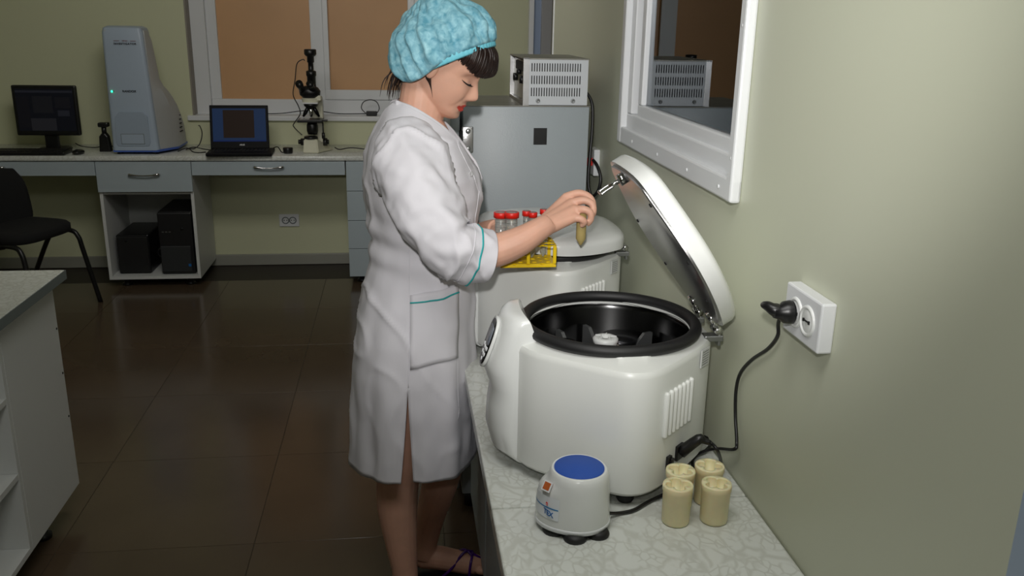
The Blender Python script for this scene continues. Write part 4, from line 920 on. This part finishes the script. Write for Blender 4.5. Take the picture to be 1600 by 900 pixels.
qN = foot(P(634, 930, nearY).x, nearY, -.12)
qF = foot(P(668, 880, farY).x + .005, farY, -.1)
# --- arms
def armc(pts): tube(bm, [p for p, r in pts], [r for p, r in pts], 20, 5)
armc([(P(640, 225, 2.05), .05), (P(675, 330, 1.96), .045), (P(706, 388, 1.925), .042), (P(740, 394, 1.93), .041), (P(775, 391, 1.93), .039), (P(812, 377, 1.93), .034), (P(843, 358, 1.94), .027), (P(856, 350, 1.95), .0245)])
def hand(pts_r): tube(bm, [p for p, r in pts_r], [r for p, r in pts_r], 14, 4)
def Q(x, y_, d): return P(x, y_, d - .128)
for (a, b, ra, rb) in ((Q(855, 345, 2.1), Q(883, 311, 2.14), .020, .0125), (Q(856, 348, 2.09), Q(893, 318, 2.12), .021, .0125), (Q(857, 352, 2.08), Q(897, 328, 2.10), .021, .0125), (Q(857, 355, 2.075), Q(897, 340, 2.085), .018, .0115), (Q(860, 352, 2.1), Q(888, 332, 2.125), .02, .016)):
    cap_(a, b, ra, rb, 1, 16)
hand([(Q(882, 309, 2.14), .0112), (Q(904, 302, 2.14), .0096), (Q(921, 308, 2.135), .0084), (Q(927, 321, 2.13), .0078), (Q(922, 333, 2.125), .0066)])
hand([(Q(894, 317, 2.12), .0112), (Q(912, 313, 2.112), .0096), (Q(925, 319, 2.105), .0086), (Q(927, 332, 2.10), .0080), (Q(921, 342, 2.10), .0068)])
hand([(Q(898, 329, 2.10), .0110), (Q(911, 327, 2.09), .0094), (Q(922, 332, 2.085), .0084), (Q(923, 343, 2.085), .0078), (Q(917, 351, 2.09), .0066)])
hand([(Q(898, 341, 2.085), .0100), (Q(907, 342, 2.078), .0085), (Q(913, 347, 2.078), .0077), (Q(908, 353, 2.085), .0066)])
hand([(Q(866, 345, 2.13), .015), (Q(885, 335, 2.155), .0125), (Q(900, 338, 2.15), .0104), (Q(909, 350, 2.135), .0085)])
# left arm and hand behind the rack
armc([(P(655, 215, 2.33), .05), (P(690, 330, 2.40), .045), (P(722, 385, 2.40), .042), (P(745, 372, 2.3), .038), (P(765, 362, 2.2), .030), (P(777, 358, 2.13), .025)])
lw = P(777, 358, 2.13)
for k in range(4):
    a = lw + Vector((.022, -.02 + .008 * k, .0)); b = Vector((rx0 - .0 + .005, ry1 + .012 - k * .004, rz1 - .004 - .014 * k))
    cap_(lw, a + Vector((.01, -.01, -.01 * k)), .02, .015, 1, 12)
    hand([(a + Vector((.01, -.01, -.01 * k)), .0115), (b + Vector((.02, .004, .004)), .0098), (b + Vector((.045, .003, .004)), .009), (b + Vector((.062, -.002, .0)), .0078)])
hand([(lw, .016), (Vector((rx0 - .012, ry1 - .02, rz1 + .012)), .0115), (Vector((rx0 + .002, ry1 - .05, rz1 + .012)), .0098), (Vector((rx0 + .02, ry1 - .068, rz1 + .011)), .0085)])
bmesh.ops.recalc_face_normals(bm, faces=bm.faces[:])
me = bpy.data.meshes.new('body_raw'); bm.to_mesh(me); bm.free()
raw = bpy.data.objects.new('body_raw', me); COL.objects.link(raw)
md = raw.modifiers.new('r', 'REMESH'); md.mode = 'VOXEL'; md.voxel_size = .0028; md.use_smooth_shade = True
m2 = raw.modifiers.new('s', 'SMOOTH'); m2.factor = .5; m2.iterations = 2
bpy.context.view_layer.update()
bme = bpy.data.meshes.new_from_object(raw.evaluated_get(bpy.context.evaluated_depsgraph_get())); bpy.data.objects.remove(raw)
bme.materials.clear(); bme.materials.append(m_skin); bme.materials.append(m_lip)
body = obj('body', bme, [], W)
RHi = RH.inverted()
for p in bme.polygons:
    p.use_smooth = True
    q = RHi @ (p.center - HCn)
    if q.x > .07 and abs(q.y) < .026:
        t = abs(q.y) / .026; up_l = -.0605 - .006 * t * t + (.0015 if .1 < t < .4 else 0); lo_l = -.0825 + .011 * t * t
        if lo_l < q.z < up_l: p.material_index = 1
# face details
for s in (-1, 1):
    pts = []
    for k in range(9):
        t = -1 + 2 * k / 8; y = s * .033 + t * .0155; z = -.006 - .0035 * (1 - t * t) + .002 * t * s
        a = math.asin(min(1, abs(y) / np.interp(z, zz, HW))) ; best = min((abs(headpt(aa, z)[1] - y), aa) for aa in np.linspace(-1.2, 1.2, 300)); x_ = headpt(best[1], z)[0]; pts.append(H_(x_ + .0005, y, z))
    lash = obj('lash_line', one(tube, pts, [.0005, .001, .0013, .0015, .0015, .0015, .0013, .001, .0006], 6, 2), m_dark, body)
    bm = NB()
    for k in range(1, 17):
        t = k / 17 * 8; i = int(t); p = pts[i].lerp(pts[min(i + 1, 8)], t - i)
        y_ = (k / 17 - .5) * 2
        tube(bm, [p, p + RH @ Vector((.004, y_ * .0025, -.002)), p + RH @ Vector((.008, y_ * .005, -.0012))], [.0005, .0004, .0001], 4)
    obj('eyelashes', bm, m_dark, lash)
    pts = []
    for k in range(7):
        t = -1 + 2 * k / 6; y = s * .034 + t * .017; z = .021 + .003 * (1 - t * t)
        best = min((abs(headpt(aa, z)[1] - y), aa) for aa in np.linspace(-1.2, 1.2, 300)); pts.append(H_(headpt(best[1], z)[0], y, z))
    obj('eyebrow', one(tube, pts, [.0008, .002, .0024, .0024, .002, .0015, .0006], 6, 2), m_hair, body)
    bm = NB(); ball(bm, H_(.056, s * .033, -.003), .0105); eb = obj('eyeball', bm, mat('eye_white', (225, 222, 218), .2), body)
# --- hair
rnd = random.Random(3)
bm = NB()
for layer, (off, n) in enumerate(((.001, 90), (.006, 90), (.011, 80))):
    for k in range(n):
        a = math.radians(-74 + 140 * (k + rnd.random() * .8) / n); ca, sa = math.cos(a), math.sin(a); j = rnd.uniform(-.003, .003); side = min(1, abs(a) / 1.25)
        e0 = (.012 if a > -.5 else .012 + .022 * min(1, (-a - .5) / .6)) + rnd.uniform(-.004, .003) + .010 * max(0, math.cos(a)) ** 2
        def hp(r, z): return H_(-.004 + .094 * r * ca, .0745 * r * sa, z)
        o1 = off * (1 - .6 * side) * 11
        pts = [hp(.82, .094), hp(1.02 + o1 * .5 + .03 * (1 - side), .078 + j), hp(1.05 + o1 * .9 + .10 * (1 - side), .055), hp(1.04 + o1 + .12 * (1 - side) + j * 4, e0 + .016), hp(1.01 + o1 * .6 + .06 * (1 - side), e0)]
        tube(bm, pts, [.0036, .0038, .0036, .0028, .0007], 6, 4)
obj('fringe', bm, m_hair, W)
bm = NB()
for k in range(40):
    t = rnd.random(); 
    a = H_(-.075 + rnd.uniform(-.01, .01), rnd.uniform(-.03, .03), -.028 + rnd.uniform(-.01, .012)); b = a + Vector((-.022 - .03 * t, rnd.uniform(-.012, .012), -.035 - .012 * rnd.random())); c = a + Vector((-.03 - .035 * t, rnd.uniform(-.02, .02), -.07 - .02 * rnd.random()))
    tube(bm, [a, b, c], [.0018, .0014, .0003], 5, 4)
for k in range(8):
    a = H_(-.012 - .002 * k, -.068, -.005); tube(bm, [a, a + Vector((-.004, .002, -.035)), a + Vector((.0 + .001 * k, .01, -.075 + .004 * k))], [.0008, .0008, .0002], 5, 4)
obj('nape_hair', bm, m_hair, W)
bm = NB(); ball(bm, H_(-.012, 0, .032), .092, (1.03, .84, .86), RH, 32); obj('hair', bm, m_hair, W)
# --- ear
bm = NB()
for s in (-1, 1):
    ball(bm, H_(-.008, s * .072, -.008), .024, (.62, .28, 1.15), RH, 16)
obj('ears', bm, m_skin, body)
# --- hair cap
fr = P(770, 66, YC - .03); bk = P(640, 119, YC); rc_ = (fr + bk) / 2; A_ = (fr - bk); ra = A_.length / 2; A_.normalize(); Lt = RH @ Vector((0, 1, 0)); Lt = (Lt - A_ * Lt.dot(A_)).normalized(); Nn = A_.cross(Lt).normalized()
if Nn.z < 0: Nn = -Nn
bm = NB(); rs = []; NS = 160
for i in range(31):
    t = i / 30
    hgt = .150 * math.sin(t * PI / 2) ** 1.0; s = max(.001, math.cos(t * PI / 2)) ** .72
    grow = 1 + .20 * math.exp(-((t - .28) / .25) ** 2)
    ring_ = []
    for k in range(NS):
        a = 2 * PI * k / NS; ca, sa = math.cos(a), math.sin(a)
        bag = max(0, -ca) ** 1.2 * .16 * math.exp(-((t - .3) / .3) ** 2)
        fade = math.exp(-t * 3.2)
        r = s * (grow + bag)
        pleat = (.010 * math.sin(a * 17 + 2 * math.sin(3 * a)) * fade * min(1, t * 8) + .003 * math.sin(a * 41 + t * 5) * fade * min(1, t * 6))
        p = rc_ + A_ * (ra * r * ca) + Lt * (.088 * r * sa) + Nn * (hgt - (.016 * max(0, -sa) * max(0, -ca) * 2 if t < .3 else 0))
        nq = noise.noise(Vector((p.x * 22, p.y * 22, p.z * 22))) * .010 + noise.noise(Vector((p.x * 60, p.y * 60, p.z * 60))) * .004
        d = (p - (rc_ + Nn * .04)).normalized()
        ring_.append(p + d * ((nq if i else 0) + pleat) - Nn * (.012 * math.exp(-((t - .08) / .08) ** 2) * max(0, -ca)))
    rs.append(ring_)
L = rings(bm, rs, False); bm.faces.new(L[-1])
cp = obj('hair_cap', bm, m_cap, W)
cp.modifiers.new('thick', 'SOLIDIFY').thickness = .001
bm = NB(); L = []
for k in range(240):
    a = 2 * PI * k / 240; ca, sa = math.cos(a), math.sin(a); rr_ = 1.015 + .007 * math.sin(a * 60)
    c = rc_ + A_ * (ra * rr_ * ca) + Lt * (.088 * rr_ * sa); ou = (A_ * ca + Lt * sa).normalized()
    L.append([bm.verts.new(c + ou * (.004 * math.cos(b)) + Nn * (.0115 * math.sin(b)) ) for b in [2 * PI * j / 8 for j in range(8)]])
for i in range(240):
    for j in range(8): bm.faces.new((L[i][j], L[(i + 1) % 240][j], L[(i + 1) % 240][(j + 1) % 8], L[i][(j + 1) % 8]))
obj('elastic_band', bm, mat('light_blue_elastic', (118, 206, 224), .6), cp)
# --- coat
rows = [(150, 622, 672, .05), (170, 604, 690, .085), (190, 592, 706, .13), (215, 580, 722, .165), (240, 573, 736, .182), (270, 570, 748, .188), (300, 572, 751, .182), (325, 577, 748, .172), (350, 581, 741, .162), (385, 581, 737, .155), (420, 576, 736, .16), (460, 566, 736, .175), (510, 557, 738, .188), (560, 552, 739, .195), (610, 550, 741, .198), (650, 549, 742, .198), (700, 549, 741, .198)]
tb = []
for py, xb, xf, hw in rows:
    a = P(xb, py, YC); b = P(xf, py, YC); tb.append(((a.z + b.z) / 2, a.x, b.x, hw))
tb.sort(); tz = [r[0] for r in tb]; HEM = tb[0][0]
def cfun(z): return np.interp(z, tz, [r[1] for r in tb]), np.interp(z, tz, [r[2] for r in tb]), np.interp(z, tz, [r[3] for r in tb])
def coatpt(a, z, off=0):
    xb, xf, hw = cfun(z); c, s = math.cos(a), math.sin(a); e_ = 2 / 2.3
    x = (xb + xf) / 2 + ((xf - xb) / 2 + off) * math.copysign(abs(c) ** e_, c); y = YC + (hw + off) * math.copysign(abs(s) ** e_, s)
    f = 0
    low = max(0, min(1, (.95 - z) / .3)); f += low * (.005 * math.sin(a * 7 + 1.2 + 2 * z) + .003 * math.sin(a * 13 + z * 4))
    wst = math.exp(-((z - 1.07) / .07) ** 2); f += wst * (.006 * math.sin(z * 95 + 3 * c + 1.5 * s)) * (.4 + .6 * max(0, -c))
    f += .007 * noise.noise(Vector((x * 9, y * 9, z * 4))) + .003 * noise.noise(Vector((x * 25, y * 25, z * 14)))
    rg = 1 - abs(noise.noise(Vector((x * 7 + 5, y * 7, z * 7 + 2.5 * x)))) * 2.2; f += .007 * max(0, rg) ** 5 * (1 - .5 * low)
    bust = math.exp(-((z - 1.2) / .05) ** 2) * max(0, c) ** 2
    return Vector((x + c * f, y + s * f, z))
def nearpt(px, py, off=.002):
    """point on the near side of the coat seen at a photo pixel"""
    Y = 2.02
    for _ in range(25):
        q = P(px, py, Y); xb, xf, hw = cfun(q.z); u = min(.999, abs((q.x - (xb + xf) / 2) / ((xf - xb) / 2)))
        Y = .5 * Y + .5 * (YC - hw * (1 - u ** 2.3) ** (1 / 2.3))
    q = P(px, py, Y); xb, xf, hw = cfun(q.z); c = max(-1, min(1, (q.x - (xb + xf) / 2) / ((xf - xb) / 2)))
    ca = math.copysign(abs(c) ** 1.15, c); a = -math.acos(ca); return a, q.z
a_sl, z_sl = nearpt(637, 607)
nkb = P(611, 157, YC); nkf = P(737, 268, YC); dirn = (nkf - nkb).normalized()
def over(p): rel = p - nkb; return rel.z - dirn.z / dirn.x * rel.x > abs(p.y - YC) * .62 - .012
def ztop(a):
    lo_, hi_ = .95, tz[-1]
    for _ in range(26):
        z = (lo_ + hi_) / 2
        if over(coatpt(a, z)): hi_ = z
        else: lo_ = z
    return lo_
NSG = 150; ang_ = [a_sl + 2 * PI * k / NSG for k in range(NSG + 1)]; ZT = [ztop(a) for a in ang_]; ZT[-1] = ZT[0]
ZT = [(ZT[(k - 2) % NSG] + ZT[(k - 1) % NSG] * 2 + ZT[k % NSG] * 3 + ZT[(k + 1) % NSG] * 2 + ZT[(k + 2) % NSG]) / 9 for k in range(NSG + 1)]
ZM = .98; lows = list(np.linspace(HEM, z_sl, 26)) + list(np.linspace(z_sl + .008, ZM, 40))
bm = NB(); V = []
for i in range(len(lows) + 64):
    col = []
    for k in range(NSG + 1):
        a = ang_[k]; z = lows[i] if i < len(lows) else ZM + (ZT[k] - ZM) * (i - len(lows) + 1) / 64
        gap = .016 * max(0, (z_sl - z) / (z_sl - HEM)) ** 1.2
        p = coatpt(a, z if z > HEM + 1e-6 else z + .004 * math.sin(3 * a))
        w_ = math.exp(-min(k, NSG - k) / 4.0); sg = 1 if k < NSG / 2 else -1
        p.x += sg * gap * w_; p.y += .004 * gap / .016 * w_ * sg
        col.append(bm.verts.new(p))
    V.append(col)
for i in range(len(V) - 1):
    for k in range(NSG): bm.faces.new((V[i][k], V[i][k + 1], V[i + 1][k + 1], V[i + 1][k]))
ab = [v for i in range(len(V)) if i >= 25 for v in (V[i][0], V[i][-1])]
bmesh.ops.remove_doubles(bm, verts=ab, dist=.0004)
edge_pts = [coatpt(ang_[k], ZT[k], .001) for k in range(NSG)]
coat = obj('lab_coat', bm, m_coat, W); sm = coat.modifiers.new('thick', 'SOLIDIFY'); sm.thickness = .003; sm.offset = 0
# neckline band
bm = NB(); L = []
for i, p in enumerate(edge_pts):
    t = (edge_pts[(i + 3) % NSG] - edge_pts[i - 3]).normalized(); out = Vector((p.x - .05, p.y - YC, 0)).normalized(); dn = out.cross(t).normalized()
    if dn.z > 0: dn = -dn
    q0 = p - dn * .003; L.append([bm.verts.new(q0 + out * .003), bm.verts.new(p + dn * .02 + out * .0035), bm.verts.new(p + dn * .02 - out * .001), bm.verts.new(q0 - out * .001)])
for i in range(NSG):
    for j in range(4): bm.faces.new((L[i][j], L[(i + 1) % NSG][j], L[(i + 1) % NSG][(j + 1) % 4], L[i][(j + 1) % 4]))
obj('neckline_band', bm, m_coat, coat)
def nearline(pix, r, m, name, off=.0015, par=None, seg=6):
    pts = []
    for (x0, y0), (x1, y1) in zip(pix, pix[1:]):
        for k in range(10): t = k / 10; a, z = nearpt(x0 + (x1 - x0) * t, y0 + (y1 - y0) * t); pts.append(coatpt(a, z, off))
    a, z = nearpt(*pix[-1]); pts.append(coatpt(a, z, off))
    return obj(name, one(tube, pts, r, seg), m, par or coat)
nearline([(641, 372), (640, 460), (640, 530), (638, 606)], .0013, m_coat, 'side_seam', .001)
nearline([(716, 470), (717, 530), (715, 600), (713, 655)], .0012, m_coat, 'front_seam', .001)
# pocket
bm = NB(); G = []
for i in range(13):
    u = i / 12; c_ = []
    for j in range(17):
        v = j / 16; px_ = 641 + (715 - 641) * u; py_ = (461 + (446 - 461) * u) * (1 - v) + (577 - 18 * u) * v
        a, z = nearpt(px_, py_); c_.append(bm.verts.new(coatpt(a, z, .0035)))
    G.append(c_)
for i in range(12):
    for j in range(16): bm.faces.new((G[i][j], G[i + 1][j], G[i + 1][j + 1], G[i][j + 1]))
pk = obj('pocket', bm, m_coat, coat); pk.modifiers.new('t', 'SOLIDIFY').thickness = .002
nearline([(641, 473), (665, 471), (690, 465), (715, 456)], .0022, m_teal, 'pocket_piping', .0055)
# button and placket
bt = P(738, 272, 2.15); a, z = nearpt(737, 272); bp = coatpt(a, z, .003); obj('button', one(lathe, [(.006, 0), (.0065, .001), (.005, .002), (.0035, .001), (.0001, .001)], bp, 16, (.5, -.85, .1)), mat('pearl_button', (190, 190, 192), .2), coat)
nearline([(712, 222), (728, 250), (742, 275), (749, 300), (744, 330), (738, 355)], .0018, m_coat, 'placket_edge', .001)
# --- sleeves
def sleeve(path, name, seed, cuff=True):
    pts = [p for p, r in path]; rad = [r for p, r in path]; n = len(pts)
    sp, sr = [], []
    K = 16
    for i in range(n - 1):
        p0, p1, p2, p3 = pts[max(i - 1, 0)], pts[i], pts[i + 1], pts[min(i + 2, n - 1)]
        for k in range(K):
            t = k / K; sp.append(.5 * ((2 * p1) + (p2 - p0) * t + (2 * p0 - 5 * p1 + 4 * p2 - p3) * t * t + (3 * p1 - p0 - 3 * p2 + p3) * t ** 3)); sr.append(rad[i] * (1 - t) + rad[i + 1] * t)
    sp.append(pts[-1]); sr.append(rad[-1]); m = len(sp)
    rs = []; u = None; nrm = []
    for i, p in enumerate(sp):
        d = (sp[min(i + 1, m - 1)] - sp[max(i - 1, 0)]).normalized()
        if u is None: u, v = frame(d)
        else: u = (u - d * u.dot(d)).normalized(); v = d.cross(u)
        L_ = []
        fe = math.exp(-((i / m - .62) / .16) ** 2); edge = min(1, (m - 1 - i) / 14)
        for k in range(64):
            a = 2 * PI * k / 64; o_ = u * math.cos(a) + v * math.sin(a)
            q = p + o_ * sr[i]
            f = edge * (.009 * noise.noise(Vector((q.x * 14 + seed, q.y * 14, q.z * 9))) + fe * .0045 * math.sin(i * .33 + 2.6 * math.sin(a + seed)) + .004 * noise.noise(q * 40) + .004 * math.sin(2 * a + i * .07) + .006 * max(0, math.sin(a * 3 + i * .10 + seed)) ** 4 * (1 - fe * .4))
            rg = 1 - abs(noise.noise(Vector((q.x * 9 + seed, q.y * 9, q.z * 6 + q.x * 5)))) * 2.2; f += .010 * edge * max(0, rg) ** 6
            L_.append(q + o_ * f)
        rs.append(L_); nrm.append(d)
    bm = NB(); L = rings(bm, rs, False); bm.faces.new(L[0][::-1])
    o = obj(name, bm, m_coat, coat); so = o.modifiers.new('t', 'SOLIDIFY'); so.thickness = .003; so.offset = -1
    if cuff:
        i = m - 13; c = sum(rs[i], Vector()) / 64; ringp = [c + (q - c) * 1.012 for q in rs[i]]; obj('cuff_piping', one(tube, ringp + [ringp[0]], .0021, 6), m_teal, coat)
        i = m - 19; c = sum(rs[i], Vector()) / 64; ringp = [c + (q - c) * 1.004 for q in rs[i]]; obj('cuff_seam', one(tube, ringp + [ringp[0]], .0011, 6), m_coat, coat)
    return rs
sleeve([(P(640, 208, 2.115), .050), (P(637, 226, 2.075), .074), (P(642, 262, 2.02), .082), (P(656, 305, 1.98), .080), (P(677, 348, 1.945), .077), (P(700, 382, 1.925), .070), (P(730, 395, 1.925), .063), (P(763, 400, 1.935), .0605)], 'sleeve', 0)
sleeve([(P(655, 205, 2.28), .050), (P(660, 226, 2.32), .072), (P(670, 262, 2.36), .075), (P(690, 320, 2.39), .070), (P(712, 368, 2.40), .066), (P(735, 380, 2.37), .06), (P(748, 372, 2.33), .056)], 'sleeve', 4)
# --- sandals
for q in (qN, qF):
    def sl(s): return [(q(f, l * s, 0).x, q(f, l * s, 0).y) for f, l in ((-.05, -.02), (0, -.034), (.08, -.034), (.15, -.044), (.2, -.036), (.22, -.012), (.215, .015), (.17, .038), (.08, .034), (0, .032), (-.05, .02))]
    bm = NB(); prism(bm, smoothpoly(sl(1.0), 4), (.001, .012)); s_ = obj('sandal', bm, m_black, W, smooth=False)
    def strap(pl): obj('strap', one(tube, [q(*p) for p in pl], .0042, 8, 5), m_purple, s_)
    strap([(.12, -.04, .01), (.125, -.03, .05), (.13, 0, .068), (.125, .025, .055), (.12, .038, .01)])
    strap([(.04, -.036, .01), (.07, -.034, .04), (.105, -.01, .078), (.13, .01, .068)])
    strap([(.04, .034, .01), (.07, .03, .045), (.105, .005, .078), (.13, -.01, .066)])
    strap([(.175, -.044, .01), (.175, -.03, .035), (.17, -.002, .046), (.165, .025, .038), (.16, .038, .01)])
    strap([(.13, 0, .068), (.15, -.002, .056), (.17, -.002, .046)])
    strap([(-.035, -.024, .012), (-.05, -.012, .035), (-.052, 0, .045), (-.05, .012, .035), (-.035, .024, .012)])
